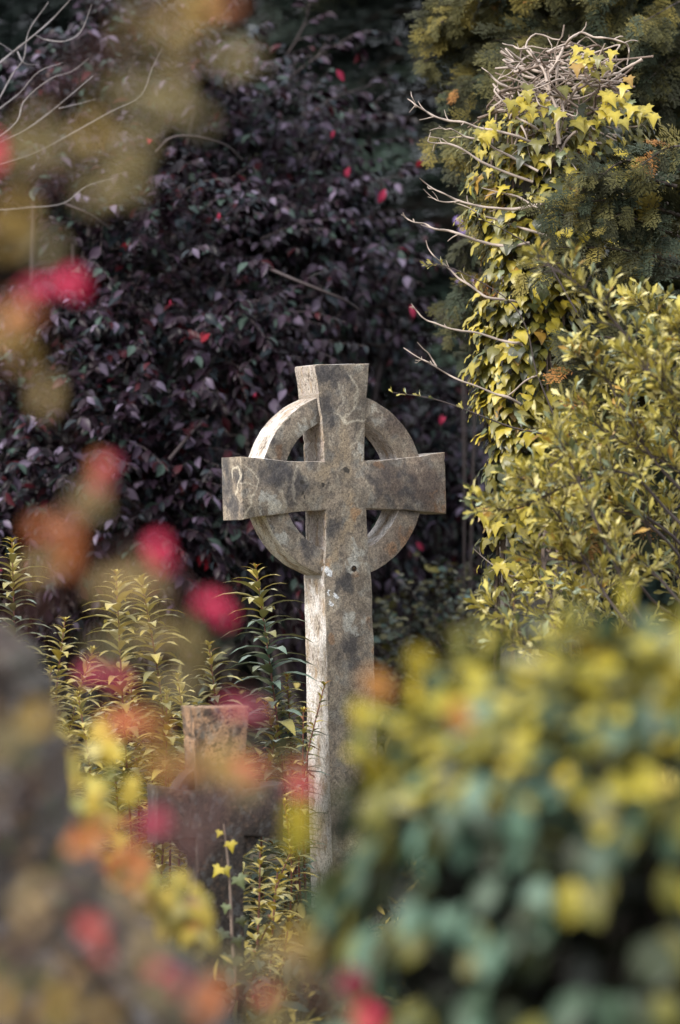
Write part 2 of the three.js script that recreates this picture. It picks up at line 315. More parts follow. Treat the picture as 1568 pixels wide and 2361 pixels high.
// ---------------------------------------------------------------- the small cross in front, lower left
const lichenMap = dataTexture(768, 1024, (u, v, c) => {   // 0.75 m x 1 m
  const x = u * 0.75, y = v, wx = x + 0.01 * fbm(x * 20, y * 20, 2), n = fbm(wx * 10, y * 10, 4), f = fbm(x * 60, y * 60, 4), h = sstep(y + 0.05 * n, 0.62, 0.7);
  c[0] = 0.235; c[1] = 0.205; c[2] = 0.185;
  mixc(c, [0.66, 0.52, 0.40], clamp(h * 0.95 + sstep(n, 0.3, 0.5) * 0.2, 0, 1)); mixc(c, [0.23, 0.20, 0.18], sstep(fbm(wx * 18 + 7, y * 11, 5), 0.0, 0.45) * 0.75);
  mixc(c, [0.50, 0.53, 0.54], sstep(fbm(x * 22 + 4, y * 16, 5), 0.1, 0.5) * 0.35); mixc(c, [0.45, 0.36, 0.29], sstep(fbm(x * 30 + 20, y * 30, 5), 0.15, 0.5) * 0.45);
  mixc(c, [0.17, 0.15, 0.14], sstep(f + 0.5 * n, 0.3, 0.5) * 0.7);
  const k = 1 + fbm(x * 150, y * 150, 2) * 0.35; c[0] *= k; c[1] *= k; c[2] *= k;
});
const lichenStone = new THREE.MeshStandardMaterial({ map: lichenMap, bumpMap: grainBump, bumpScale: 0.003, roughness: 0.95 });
const SMALL_D = 8.9;
const smallBase = at(496, 1628, SMALL_D); const smallTop = smallBase.y; smallBase.y = 0;
{
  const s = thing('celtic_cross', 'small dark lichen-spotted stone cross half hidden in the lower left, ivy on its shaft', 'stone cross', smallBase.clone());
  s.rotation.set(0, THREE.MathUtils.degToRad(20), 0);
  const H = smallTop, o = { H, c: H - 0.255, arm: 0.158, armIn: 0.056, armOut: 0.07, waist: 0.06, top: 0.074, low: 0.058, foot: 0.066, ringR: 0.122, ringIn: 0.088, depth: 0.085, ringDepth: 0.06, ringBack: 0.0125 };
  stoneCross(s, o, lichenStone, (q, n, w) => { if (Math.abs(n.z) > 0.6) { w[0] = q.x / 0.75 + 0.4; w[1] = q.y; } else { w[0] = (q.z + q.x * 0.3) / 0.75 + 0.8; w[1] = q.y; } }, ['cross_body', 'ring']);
}

// ---------------------------------------------------------------- bark and twig materials
const barkMap = dataTexture(128, 512, (u, v, c) => { const n = fbm(u * 4, v * 26, 4), m = fbm(u * 18, v * 40, 3); c[0] = 0.36; c[1] = 0.31; c[2] = 0.28; mixc(c, [0.2, 0.17, 0.15], sstep(n, -0.1, 0.35)); mixc(c, [0.5, 0.47, 0.43], sstep(m, 0.2, 0.5) * 0.6); });
const M = {
  bark: new THREE.MeshStandardMaterial({ map: barkMap, roughness: 0.95 }),
  darkTwig: new THREE.MeshStandardMaterial({ color: lin(0.075, 0.055, 0.05), roughness: 0.8 }),
  purpleTwig: new THREE.MeshStandardMaterial({ color: lin(0.075, 0.055, 0.056), roughness: 0.75 }),
  greyTwig: new THREE.MeshStandardMaterial({ color: lin(0.30, 0.27, 0.27), roughness: 0.8 }),
  ivyTwig: new THREE.MeshStandardMaterial({ color: lin(0.46, 0.37, 0.31), roughness: 0.8 }),
  ivyStem: new THREE.MeshStandardMaterial({ color: lin(0.22, 0.16, 0.125), roughness: 0.9 }),
  redStem: new THREE.MeshStandardMaterial({ color: lin(0.16, 0.06, 0.045), roughness: 0.6 }),
  pinkTwig: new THREE.MeshStandardMaterial({ color: lin(0.40, 0.17, 0.11), roughness: 0.6 }),
};

// sprays: short leafy shoots; returns leaf items and adds twig tubes
function shoot(p0, dir, len, n, o, items, twigs, base) {
  const d = dir.clone().normalize(), mid = p0.clone().addScaledVector(d, len * 0.5).add(V(0, len * (o.lift ?? 0.06), 0)), end = p0.clone().addScaledVector(d, len).add(V(0, -len * (o.sag ?? 0.15), 0));
  const c = new THREE.QuadraticBezierCurve3(p0, mid, end), p = V(), t = V(), side = V(), nrm = V();
  if (o.twig) twigs.push(tube(local([p0, c.getPoint(0.5), end], base), o.twig, o.twig * 0.4, 4, 2));
  for (let i = 0; i < n; i++) {
    const f = (o.from ?? 0.12) + (1 - (o.from ?? 0.12)) * (i + 0.5) / n; c.getPoint(f, p); c.getTangent(f, t);
    side.crossVectors(t, yUp).normalize(); if (i % 2) side.negate();
    const dirL = t.clone().multiplyScalar(o.along ?? 0.7).addScaledVector(side, (o.spread ?? 0.9) * rr(0.6, 1.1)).add(V(gauss() * 0.25, gauss() * 0.25 - (o.hang ?? 0.2), gauss() * 0.25));
    nrm.set(gauss() * 0.9, 1, gauss() * 0.8 + (o.face ?? 0.35));
    const len2 = o.leaf * rr(0.55, 1.2) * (1 - 0.3 * Math.max(0, f - 0.8) / 0.2);
    items.push({ m: leafMatrix(p.clone().sub(base), dirL, nrm, len2, rr(0.85, 1.15)), c: o.color(p, f) });
  }
}

// ---------------------------------------------------------------- purple-leaved shrubs behind the cross
const purplePalette = [lin(0.017, 0.008, 0.013), lin(0.006, 0.003, 0.005), lin(0.043, 0.027, 0.043), lin(0.018, 0.024, 0.029), lin(0.045, 0.007, 0.011), lin(0.135, 0.105, 0.15), lin(0.62, 0.035, 0.11), lin(0.30, 0.02, 0.035), lin(0.05, 0.075, 0.062)];
function purpleShrub(label, base, lobes, count, o = {}) {
  const t = thing('purple_shrub', label, 'shrub', base, 'purple-leaved shrubs behind the crosses'), items = [], twigs = [], limbs = [];
  for (const [c, r] of lobes) for (let i = 0; i < 5; i++) {
    const e = c.clone().add(V(gauss() * r.x * 0.7, gauss() * r.y * 0.6, gauss() * r.z * 0.4)), m = base.clone().lerp(e, 0.5).add(V(gauss() * 0.12, 0.1, gauss() * 0.1));
    const s = base.clone().add(V(gauss() * 0.12, 0, gauss() * 0.12)); limbs.push([s, m, e]); twigs.push(tube(local([s, m, e], base), 0.022, 0.006, 6, 8, 0.15));
  }
  const vol = lobes.map(([, r]) => r.x * r.y), tot = vol.reduce((a, b) => a + b);
  for (let li = 0; li < lobes.length; li++) {
    const [c, r] = lobes[li], n = Math.round(count * vol[li] / tot);
    for (let i = 0; i < n; i++) {
      let u = V(gauss(), gauss(), gauss()).normalize(); if (u.z < -0.35) u.z *= -1;
      const rad = Math.pow(rr(0.12, 1), 0.6), p = V(c.x + u.x * r.x * rad, c.y + u.y * r.y * rad, c.z + u.z * r.z * rad);
      if (p.y < 0.05 || noise3(p.x * 3.4, p.y * 3.4, p.z * 3.4 + 5) < -0.18 || noise3(p.x * 1.5 + 4, p.y * 1.5, p.z * 1.5) < -0.5) continue;
      const dir = u.clone().multiplyScalar(0.6).add(V(gauss() * 0.6, 0.15 + gauss() * 0.4, 0.25 + gauss() * 0.3));
      const warm = noise3(p.x * 2.1 + 9, p.y * 2.1, p.z * 2.1);
      shoot(p, dir, rr(0.16, 0.34), 10 + Math.floor(R() * 6), { twig: 0.0024, leaf: 0.054, hang: 0.4, spread: 0.9, along: 0.6, face: 0.2, sag: 0.2, color: () => warm > 0.35 ? pick([3, 3, 2.4, 1.6, 1.6, 0.9, o.pink ?? 0.006, 0.03, 0.4]) : pick([5, 4, 2.6, 2.4, 0.4, 1.5, 0, 0, 1.1]) }, items, twigs, base);
    }
  }
  for (const line of o.sprigs ?? []) {   // loose leafy shoots standing clear of the mass
    const pts = line.map(([x, y, d]) => at(x, y, d)), c = new THREE.CatmullRomCurve3(pts), p = V(), tg = V(), n = Math.ceil(c.getLength() / 0.05);
    twigs.push(tube(local(pts, base), 0.004, 0.0015, 4, 4));
    for (let i = 0; i < n; i++) { c.getPoint((i + 0.5) / n, p); c.getTangent((i + 0.5) / n, tg); shoot(p.clone(), tg.clone().add(V(gauss() * 0.7, gauss() * 0.6, gauss() * 0.4)), rr(0.06, 0.14), 6, { twig: 0.0018, leaf: 0.05, hang: 0.4, color: () => pick([4, 3, 4, 2, 1.4, 2, 0.06, 0.1, 0.4]) }, items, twigs, base); }
  }
  // branches that show between the leaves
  for (const b of o.branches ?? []) twigs.push(tube(local(b[0], base), b[1], b[1] * 0.5, 5, 5, 0.2));
  part('branches', mergeGeometries(twigs), M.purpleTwig, t);
  for (const [px, py, d, s] of o.pinks ?? []) items.unshift({ m: leafMatrix(at(px, py, d).sub(base), V(gauss() * 0.9, -0.8, 0.1), V(gauss() * 0.6, 0.4, 0.9), s, rr(0.8, 1.2)), c: 6, pinned: true });
  const pinned = items.filter((i) => i.pinned);
  leaves(t, items.filter((i) => !i.pinned), G.ovate, K.purple, purplePalette, { most: 300 - pinned.length });
  if (pinned.length) leaves(t, pinned, G.ovate, K.thin, purplePalette, { labels: { 6: 'bright crimson leaf' } });
  return t;
}
const lobe = (px, py, d, rx, ry, rz) => [at(px, py, d), V(rx * d / FPX, ry * d / FPX, rz)];
seed(11);
purpleShrub('big purple-leaved shrub filling the left side behind the ring-headed cross', V(-1.0, 0, -12.3), [lobe(120, 620, 12.4, 330, 360, 0.4), lobe(420, 760, 12.2, 300, 330, 0.4), lobe(200, 1110, 12.0, 360, 330, 0.35), lobe(520, 1130, 12.1, 260, 330, 0.3), lobe(60, 1330, 12.2, 260, 200, 0.3), lobe(230, 200, 12.7, 330, 150, 0.3)], 2500,
  { branches: [[[at(360, 350, 11.75), at(395, 318, 11.7), at(440, 313, 11.7), at(515, 332, 11.75), at(560, 370, 11.9)], 0.005], [[at(150, 470, 11.7), at(200, 490, 11.7), at(255, 528, 11.8)], 0.005], [[at(390, 1060, 11.65), at(440, 1000, 11.7), at(480, 960, 11.8)], 0.006], [[at(600, 610, 11.8), at(680, 645, 11.7), at(790, 690, 11.7), at(830, 715, 11.8)], 0.006]],
    pinks: [[392, 690, 11.7, 0.022], [505, 490, 11.8, 0.025], [590, 905, 11.7, 0.018], [5, 1310, 11.6, 0.014]] });
seed(23);
purpleShrub('purple-leaved shrub with crimson leaves rising above the ring-headed cross', V(-0.05, 0, -13.1), [lobe(600, 430, 13.0, 230, 220, 0.35), lobe(480, 230, 13.2, 230, 120, 0.3), lobe(670, 640, 12.8, 230, 220, 0.35), lobe(780, 250, 13.4, 80, 60, 0.15), lobe(860, 680, 13.2, 110, 150, 0.25)], 1000,
  { sprigs: [[[540, 330, 12.9], [680, 170, 12.7], [780, 100, 12.7], [850, 70, 12.8]], [[640, 330, 12.9], [760, 230, 12.7], [880, 190, 12.8]], [[740, 480, 12.8], [850, 420, 12.7], [955, 405, 12.8]], [[780, 620, 12.7], [900, 580, 12.6], [980, 590, 12.7]], [[600, 220, 13], [700, 60, 12.9], [720, -20, 12.9]], [[800, 720, 12.7], [920, 700, 12.6], [1000, 720, 12.7]]],
    pinks: [[888, 435, 12.6, 0.055], [806, 385, 12.7, 0.045], [776, 160, 12.7, 0.05], [945, 705, 12.4, 0.045], [770, 300, 12.7, 0.03], [1028, 960, 12.4, 0.028]] });
seed(37);
purpleShrub('sparser dark purple shrub between the ring-headed cross and the ivy pillar', V(0.35, 0, -13.3), [lobe(960, 1010, 13.2, 190, 150, 0.3), lobe(900, 1200, 13.1, 220, 160, 0.3), lobe(760, 880, 13.3, 200, 160, 0.3), lobe(1060, 1200, 13.4, 120, 180, 0.25)], 620,
  { branches: [[[at(840, 790, 12.7), at(890, 795, 12.7), at(910, 760, 12.7), at(928, 735, 12.8)], 0.006]], pinks: [[1020, 955, 12.6, 0.04], [960, 1250, 12.8, 0.04], [940, 1010, 12.7, 0.03]] });

// ---------------------------------------------------------------- dark conifers far behind
const needlePalette = [lin(0.004, 0.010, 0.007), lin(0.008, 0.018, 0.012), lin(0.026, 0.050, 0.034), lin(0.034, 0.04, 0.016)];
function sprayGeo(twiglets, perSide, needle, curl) {   // a flat spray of needles, length 1 along +y
  const pos = [], col = [], idx = [];
  const diamond = (x, y, z, dx, dy, dz, w) => {
    const l = Math.hypot(dx, dy) || 1, px = -dy / l * w, py = dx / l * w, q = pos.length / 3;
    pos.push(x, y, z, x + dx * 0.45 + px, y + dy * 0.45 + py, z + dz * 0.45, x + dx, y + dy, z + dz, x + dx * 0.45 - px, y + dy * 0.45 - py, z + dz * 0.45);
    const c = 0.8 + R() * 0.4; for (let k = 0; k < 4; k++) col.push(c, c, c); idx.push(q, q + 1, q + 2, q, q + 2, q + 3);
  };
  for (const [x0, y0, ang, len] of twiglets) for (let i = 0; i < perSide; i++) {
    const f = (i + 0.4) / perSide, s = f * len, x = x0 + Math.sin(ang) * s, y = y0 + Math.cos(ang) * s, z = -curl * (y * y + x * x);
    for (const sd of [-1, 1]) { const a = ang + sd * (1.05 - 0.35 * f) + gauss() * 0.12, nl = needle * (1 - 0.45 * f * f) * rr(0.85, 1.15); diamond(x, y, z, Math.sin(a) * nl, Math.cos(a) * nl, rr(-0.25, 0.35) * nl, needle * 0.13); }
  }
  const g = new THREE.BufferGeometry();
  g.setAttribute('position', new THREE.Float32BufferAttribute(pos, 3)); g.setAttribute('color', new THREE.Float32BufferAttribute(col, 3)); g.setIndex(idx); g.computeVertexNormals(); return g;
}
seed(5);
const yewSpray = sprayGeo([[0, 0, 0, 1], [0, 0.2, 0.7, 0.55], [0, 0.3, -0.7, 0.5], [0, 0.52, 0.62, 0.4], [0, 0.6, -0.62, 0.36], [0, 0.1, 1.1, 0.4]], 9, 0.19, 0.22);
const farSpray = sprayGeo([[0, 0, 0, 1], [0, 0.15, 0.8, 0.6], [0, 0.22, -0.8, 0.6], [0, 0.5, 0.7, 0.4], [0, 0.55, -0.7, 0.4]], 4, 0.3, 0.25);
{ const p = farSpray.attributes.position; for (let i = 0; i < p.count; i++) p.setX(i, p.getX(i) * 1.25); }
function conifer(label, x, z, h, r, n, o = {}) {
  const base = V(x, 0, z), t = thing('dark_conifer', label, 'tree', base, 'dark conifers at the back'), items = [], br = [];
  part('trunk', tube([V(0, 0, 0), V(0.03, h * 0.5, 0), V(0, h * 0.97, 0)], r * 0.1, 0.02, 8, 5), M.bark, t);
  for (let i = 0; i < n; i++) {
    const f = Math.pow(R(), 0.8), y = lerp(0.15, h, f), a = R() * Math.PI * 2, reach = r * (1 - 0.82 * Math.pow(f, 1.3)) * rr(0.45, 1.05) * (0.8 + 0.35 * noise2(a * 1.3, y * 1.1));
    const p = V(Math.cos(a) * reach, y - reach * 0.12, Math.sin(a) * reach), out = V(Math.cos(a), -0.3 + gauss() * 0.25, Math.sin(a)).add(V(gauss() * 0.3, 0, gauss() * 0.3));
    if (i % 9 === 0) br.push(tube([V(0, y + 0.1, 0), p.clone().multiplyScalar(0.55).setY(y + 0.08), p], 0.018, 0.005, 4, 2));
    items.push({ m: leafMatrix(p, out, V(gauss() * 0.3, 1, gauss() * 0.3 + 0.3), rr(0.22, 0.38) * (o.s ?? 1)), c: pick(o.w ?? [5, 4, 1.6, 0.6]) });
  }
  part('branches', mergeGeometries(br), M.bark, t);
  leaves(t, items, farSpray, K.matte, needlePalette, { most: 0, rest: 'foliage' });
}
seed(41);
conifer('dark conifer behind the left edge of the purple shrubs', -2.3, -17.5, 6.5, 1.7, 2600);
conifer('dark conifer standing behind the middle of the purple shrubs', -0.75, -18.6, 7.5, 1.6, 2600);
conifer('dark blue-green conifer showing above the ring-headed cross', 0.55, -17.2, 7, 1.35, 2600, { w: [5, 4, 2.2, 0.4] });
conifer('dark conifer behind the ivy pillar', 2.1, -18.2, 7, 1.7, 2600, { w: [3, 4, 3, 1] });
for (const [x, z, l] of [[-4.2, -23, 'leftmost'], [-1.6, -24, 'second from the left'], [1.2, -23.5, 'third from the left'], [3.6, -24, 'rightmost']]) conifer(`tall black-green conifer, ${l} of the far row`, x, z, 10, 2.4, 2400, { s: 1.7, w: [6, 2, 0.3, 0.1] });

// ---------------------------------------------------------------- yew around the ivy pillar
{
  seed(53);
  const base = V(1.75, 0, -11.9), t = thing('yew_tree', 'olive yew with fine needle sprays behind the ivy pillar on the right', 'tree', base);
  const pal = [lin(0.080, 0.072, 0.016), lin(0.036, 0.036, 0.010), lin(0.19, 0.15, 0.028), lin(0.032, 0.044, 0.020), lin(0.34, 0.15, 0.035)];
  part('trunk', tube([V(0, 0, 0), V(-0.05, 1.4, 0.05), V(-0.12, 3.0, 0), V(-0.1, 4.4, 0)], 0.16, 0.04, 10, 6, 0.1), M.bark, t);
  const items = [], br = [];
  const bough = (a, b, d0, d1, n, s) => {   // a drooping bough from a to b with sprays on both sides
    const p0 = at(a[0], a[1], d0), p2 = at(b[0], b[1], d1), mid = p0.clone().lerp(p2, 0.5).add(V(0, 0.05 + 0.03 * gauss(), 0)), c = new THREE.QuadraticBezierCurve3(p0, mid, p2), p = V(), tg = V();
    br.push(tube(local([p0, c.getPoint(0.5), p2], base), 0.006, 0.0016, 4, 4));
    const gold = noise3(p2.x * 4, p2.y * 4, p2.z * 4) + gauss() * 0.2;
    for (let i = 0; i < n; i++) {
      const f = (i + R()) / n; c.getPoint(f, p); c.getTangent(f, tg); const sd = V(-tg.y, tg.x, 0).multiplyScalar(i % 2 ? 1 : -1);
      const dir = tg.clone().multiplyScalar(0.8).addScaledVector(sd, rr(0.3, 1.0)).add(V(gauss() * 0.2, -0.3 + gauss() * 0.25, gauss() * 0.5));
      items.push({ m: leafMatrix(p.clone().add(V(gauss() * 0.012, gauss() * 0.012, gauss() * 0.03)).sub(base), dir, V(gauss() * 0.5, 0.9, 0.6 + gauss() * 0.4), s * rr(0.7, 1.25) * (1.1 - 0.35 * f), rr(0.8, 1.1)), c: pick(gold > 0.45 ? [3, 1.4, 4, 0.4, 0.22] : gold < 0 ? [2, 4, 0.5, 2.6, 0.02] : [3.6, 3.4, 1.2, 1.4, 0.06]) });
    }
  };
  for (let i = 0; i < 120; i++) { const y = rr(-120, 620), x = rr(1300, 1700), l = rr(130, 330); bough([x, y], [x - l, y + rr(-10, 90)], rr(11.0, 11.5), rr(10.75, 11.3), 22, 0.13); }
  for (let i = 0; i < 46; i++) { const y = rr(560, 1250), x = rr(1420, 1700), l = rr(110, 260); bough([x, y], [x - l, y + rr(0, 90)], rr(10.6, 11.1), rr(10.4, 10.9), 20, 0.12); }
  for (let i = 0; i < 26; i++) { const y = rr(-60, 130), x = rr(1150, 1330), l = rr(110, 240); bough([x, y], [x - l, y + rr(10, 80)], 11.6, 11.3, 16, 0.11); }
  for (const [a, b, n] of [[[1260, 250], [1015, 215], 18], [[1240, 330], [1000, 300], 16], [[1250, 360], [1040, 345], 12], [[1220, 690], [1018, 715], 20], [[1200, 740], [1040, 770], 14], [[1200, 810], [1060, 830], 12], [[1230, 170], [1060, 200], 14]]) bough(a, b, 11.3, 11.1, n, 0.1);
  for (const [a, b, n] of [[[1560, 430], [1330, 400], 26], [[1580, 500], [1300, 470], 30], [[1600, 560], [1240, 500], 26], [[1580, 610], [1290, 570], 24], [[1540, 470], [1380, 520], 16], [[1500, 380], [1370, 420], 12], [[1450, 640], [1220, 620], 16], [[1480, 800], [1300, 780], 20], [[1500, 880], [1290, 870], 22], [[1480, 950], [1310, 950], 16], [[1600, 340], [1480, 380], 14]]) bough(a, b, 10.1, 9.98, n, 0.1);
  part('branches', mergeGeometries(br), M.bark, t);
  leaves(t, items, yewSpray, K.matte, pal, { name: 'spray' });
}

// ---------------------------------------------------------------- stone pillar wrapped in ivy
const PILLAR_D = 10.35, pillarX = at(1240, 1180, PILLAR_D).x;
{
  const t = thing('stone_pillar', 'grey stone pillar almost hidden under the ivy on the right', 'pillar', V(pillarX, 0, -PILLAR_D));
  const g = new THREE.BoxGeometry(0.165, 2.25, 0.16, 6, 60, 6).toNonIndexed(), p = g.attributes.position; g.translate(0, 1.125, 0);
  for (let i = 0; i < p.count; i++) { const x = p.getX(i), y = p.getY(i), z = p.getZ(i), k = 1 + 0.03 * noise3(x * 9, y * 3, z * 9) + (2.2 - y) * 0.03; p.setXYZ(i, x * k, y, z * k); }
  const soft = toCreasedNormals(g, 0.7); t.rotation.y = 0.25;
  const map = dataTexture(256, 1024, (u, v, c) => { const n = fbm(u * 3, v * 12, 4), f = fbm(u * 18, v * 60, 3); c[0] = 0.47; c[1] = 0.45; c[2] = 0.42; mixc(c, [0.30, 0.27, 0.25], sstep(n, -0.1, 0.4)); mixc(c, [0.62, 0.58, 0.53], sstep(f, 0.15, 0.45) * 0.6); mixc(c, [0.5, 0.36, 0.27], sstep(noise2(u * 5, v * 20 + 8), 0.45, 0.8) * 0.5); const k = 1 + (R() - 0.5) * 0.2; c[0] *= k; c[1] *= k; c[2] *= k; });
  part('shaft', stoneUV(soft.index ? soft.toNonIndexed() : soft, (q, n, w) => { w[0] = (Math.abs(n.x) > 0.6 ? q.z + 0.5 : q.x) / 0.6; w[1] = q.y / 2.4; }), new THREE.MeshStandardMaterial({ map, bumpMap: grainBump, bumpScale: 0.003, roughness: 0.95 }), t);
}
const ivyPalette = [lin(0.46, 0.36, 0.035), lin(0.32, 0.26, 0.028), lin(0.15, 0.135, 0.020), lin(0.04, 0.045, 0.012), lin(0.14, 0.165, 0.07), lin(0.34, 0.20, 0.035)];
{
  seed(67);
  const base = V(pillarX, 0, -PILLAR_D + 0.13), t = thing('ivy_vine', 'yellow-green ivy climbing the pillar with a tangle of bare stems on top', 'ivy', base), items = [];
  // stems climbing the pillar
  const stems = [];
  for (let i = 0; i < 8; i++) {
    const a = rr(-1.5, 1.5), pts = []; let ang = a;
    for (let y = 0; y <= 2.45; y += 0.16) { ang += gauss() * 0.22; const r = 0.118 + 0.02 * R(); pts.push(V(Math.sin(ang) * r, y, Math.cos(ang) * r - 0.13 + 0.005)); }
    stems.push(tube(pts, rr(0.004, 0.008), 0.003, 5, 3, 0.5));
  }
  for (let i = 0; i < 26; i++) { const y = rr(0.75, 1.15), a = rr(-1.2, 1), s = rr(0.3, 0.9); stems.push(tube([0, 0.33, 0.66, 1].map((f) => V(Math.sin(a + s * f) * 0.135, y + gauss() * 0.03 + f * rr(-0.06, 0.1), Math.cos(a + s * f) * 0.135 - 0.13)), 0.004, 0.003, 4, 3, 0.3)); }
  part('stems', mergeGeometries(stems), M.ivyStem, t);
  // tangle at the head
  const c0 = at(1290, 215, PILLAR_D - 0.05);
  for (let i = 0; i < 135; i++) {
    const pts = [], chord = i % 3 === 0; let p = V(c0.x + gauss() * 0.16, c0.y - 0.02 + gauss() * 0.1, c0.z + gauss() * 0.1), a = R() * 6.283, el = gauss() * 0.8, turn = gauss() * (chord ? 0.35 : 1.1);
    const n = 4 + Math.floor(R() * 4), st = rr(0.03, 0.06);
    for (let k = 0; k < n; k++) {
      pts.push(p.clone()); a += turn + gauss() * 0.35; el += gauss() * 0.35;
      const back = c0.clone().sub(p); p.add(V(Math.cos(a) * st, Math.sin(el) * st * 0.9, Math.sin(a) * st * 0.7)).addScaledVector(back, back.length() > 0.17 ? 0.35 : 0);
    }
    part('stem', tube(local(pts, base), rr(0.0018, 0.0046), rr(0.0008, 0.002), 5, 3, 0.5), R() < 0.6 ? M.ivyTwig : M.ivyStem, t);
  }
  const D = PILLAR_D - 0.18;
  const twig = (pts, r0 = 0.0045, d = D) => {   // kinked, tapering, with short broken spurs
    const r = r0 * 0.78, fine = [], geos = [];
    pts.forEach(([x, y], i) => { if (i) { const [px, py] = pts[i - 1]; fine.push(at((x + px) / 2 + gauss() * 4, (y + py) / 2 + gauss() * 4, d + gauss() * 0.015)); } fine.push(at(x + gauss() * 2, y + gauss() * 2, d + gauss() * 0.02)); });
    geos.push(tube(local(fine, base), r, r * 0.3, 5, 3, 0.45));
    for (let k = 2; k < fine.length - 1; k++) if (R() < 0.42) {
      const p = fine[k], dir = fine[k + 1].clone().sub(fine[k - 1]).normalize().add(V(gauss() * 0.5, gauss() * 0.9, gauss() * 0.5)).normalize(), l = rr(0.012, 0.045), q = p.clone().addScaledVector(dir, l * 0.5).add(V(0, gauss() * 0.004, 0));
      geos.push(tube(local([p, q, p.clone().addScaledVector(dir, l).add(V(gauss() * 0.006, gauss() * 0.006, 0))], base), r * 0.42, r * 0.2, 4, 2, 0.3));
    }
    part('bare_twig', mergeGeometries(geos), M.ivyTwig, t);
  };
  for (const [pts, r] of [
    [[[1290, 330], [1285, 260], [1262, 175], [1290, 130], [1315, 88], [1340, 75], [1395, 88], [1440, 98], [1452, 122], [1445, 150]], 0.007], [[[1262, 190], [1240, 140], [1220, 112], [1180, 108], [1158, 100]], 0.006],
    [[[1240, 300], [1190, 270], [1140, 210], [1150, 185], [1190, 155]], 0.005], [[[1170, 200], [1130, 175], [1110, 155]], 0.005], [[[1480, 138], [1440, 160], [1390, 180], [1350, 188]], 0.006], [[[1350, 188], [1330, 180], [1310, 150], [1270, 140]], 0.006],
    [[[1230, 330], [1130, 298], [1070, 280], [1000, 268], [958, 243], [938, 226]], 0.006], [[[962, 246], [950, 225], [948, 212]], 0.003], [[[1240, 395], [1160, 355], [1115, 325], [1070, 315], [1040, 300], [1012, 290]], 0.005], [[[1230, 420], [1110, 375], [1060, 340], [1020, 332], [988, 328], [992, 308]], 0.005],
    [[[1260, 470], [1180, 482], [1110, 478], [1050, 460], [1000, 435], [967, 411]], 0.006], [[[1060, 463], [1010, 460], [990, 455]], 0.003], [[[1260, 545], [1190, 520], [1110, 495], [1045, 465]], 0.005], [[[1240, 480], [1190, 452], [1110, 433]], 0.005],
    [[[1220, 560], [1135, 563], [1060, 541], [1000, 527], [955, 510], [928, 490]], 0.006], [[[1210, 700], [1125, 686], [1080, 655], [1040, 625], [1000, 592], [983, 555]], 0.005], [[[1210, 800], [1190, 791], [1100, 766], [1030, 757], [980, 737], [950, 700]], 0.0055], [[[985, 740], [958, 715], [942, 708]], 0.003],
    [[[1200, 930], [1140, 911], [1060, 876], [1000, 842], [930, 800]], 0.005], [[[1000, 842], [975, 830], [958, 832]], 0.003], [[[1005, 843], [985, 815], [962, 790]], 0.003], [[[1240, 1370], [1200, 1345], [1150, 1311], [1092, 1267]], 0.005],
    [[[1250, 860], [1180, 905], [1140, 935]], 0.004], [[[1430, 450], [1460, 430], [1500, 415], [1550, 400]], 0.0045], [[[1370, 450], [1400, 432], [1425, 420]], 0.005], [[[1330, 300], [1300, 330], [1280, 360], [1270, 400]], 0.006], [[[1240, 250], [1260, 300], [1290, 340], [1330, 390]], 0.005], [[[1200, 290], [1215, 330], [1180, 360]], 0.0045],
    [[[1290, 130], [1285, 200], [1300, 270], [1285, 340]], 0.007], [[[1150, 1310], [1180, 1330], [1230, 1325], [1270, 1350]], 0.0045], [[[1320, 1345], [1360, 1370], [1390, 1400]], 0.004], [[[1440, 300], [1470, 290], [1490, 270]], 0.004],
  ]) twig(pts, r);
  // leaves: hanging, tips down, over an uneven sheath round the pillar
  const prof = [[130, 1290, 40, 0], [180, 1310, 110, 0.02], [240, 1330, 150, 0.05], [300, 1300, 200, 0.75], [370, 1300, 205, 1], [450, 1290, 190, 1], [520, 1260, 130, 1], [620, 1250, 115, 0.9], [720, 1225, 105, 0.9], [820, 1200, 95, 1], [900, 1210, 95, 1], [980, 1220, 82, 1], [1060, 1215, 75, 0.75], [1130, 1205, 78, 0.7], [1200, 1205, 75, 0.7], [1260, 1195, 70, 0.3], [1330, 1200, 75, 0.2], [1370, 1200, 70, 0]];
  for (let i = 0; i < 6200; i++) {
    const py = rr(130, 1370); let k = 0; while (prof[k + 1][0] < py) k++;
    const f = (py - prof[k][0]) / (prof[k + 1][0] - prof[k][0]), cx = lerp(prof[k][1], prof[k + 1][1], f), hw = lerp(prof[k][2], prof[k + 1][2], f) * (py > 480 ? 1.16 : 1.03), den = lerp(prof[k][3], prof[k + 1][3], f);
    if (R() > den) continue; const gapN = noise2(cx * 0.01 + py * 0.021, py * 0.017);
    const a = rr(-1.75, 1.75), rad = hw * PILLAR_D / FPX, wob = rr(0.66, 1.08) + 0.26 * noise2(a * 1.6, py * 0.014), p = V(at(cx, py, PILLAR_D).x + Math.sin(a) * rad * wob, at(cx, py, PILLAR_D).y, -PILLAR_D + Math.cos(a) * Math.min(rad, 0.16) * wob + 0.02);
    const out = V(Math.sin(a), 0, Math.cos(a)); if (noise3(Math.sin(a) * 2.5, py * 0.016, gapN) < -0.3) continue;
    items.push({ m: leafMatrix(p.sub(base), V(out.x * 0.45 + gauss() * 0.35, -0.75 + gauss() * 0.25, out.z * 0.45), V(out.x + gauss() * 0.35, 0.75 + gauss() * 0.3, out.z + gauss() * 0.25), (R() < 0.3 ? rr(0.018, 0.03) : rr(0.028, 0.05)), rr(0.8, 1.2)), old: py > 480, c: wob < 0.86 ? pick([0.6, 1.4, 3, 4, 0.4, 0.2]) : pick([2.8, 3.6, 3.4, 1.8, 0.8, 0.25]) });
  }
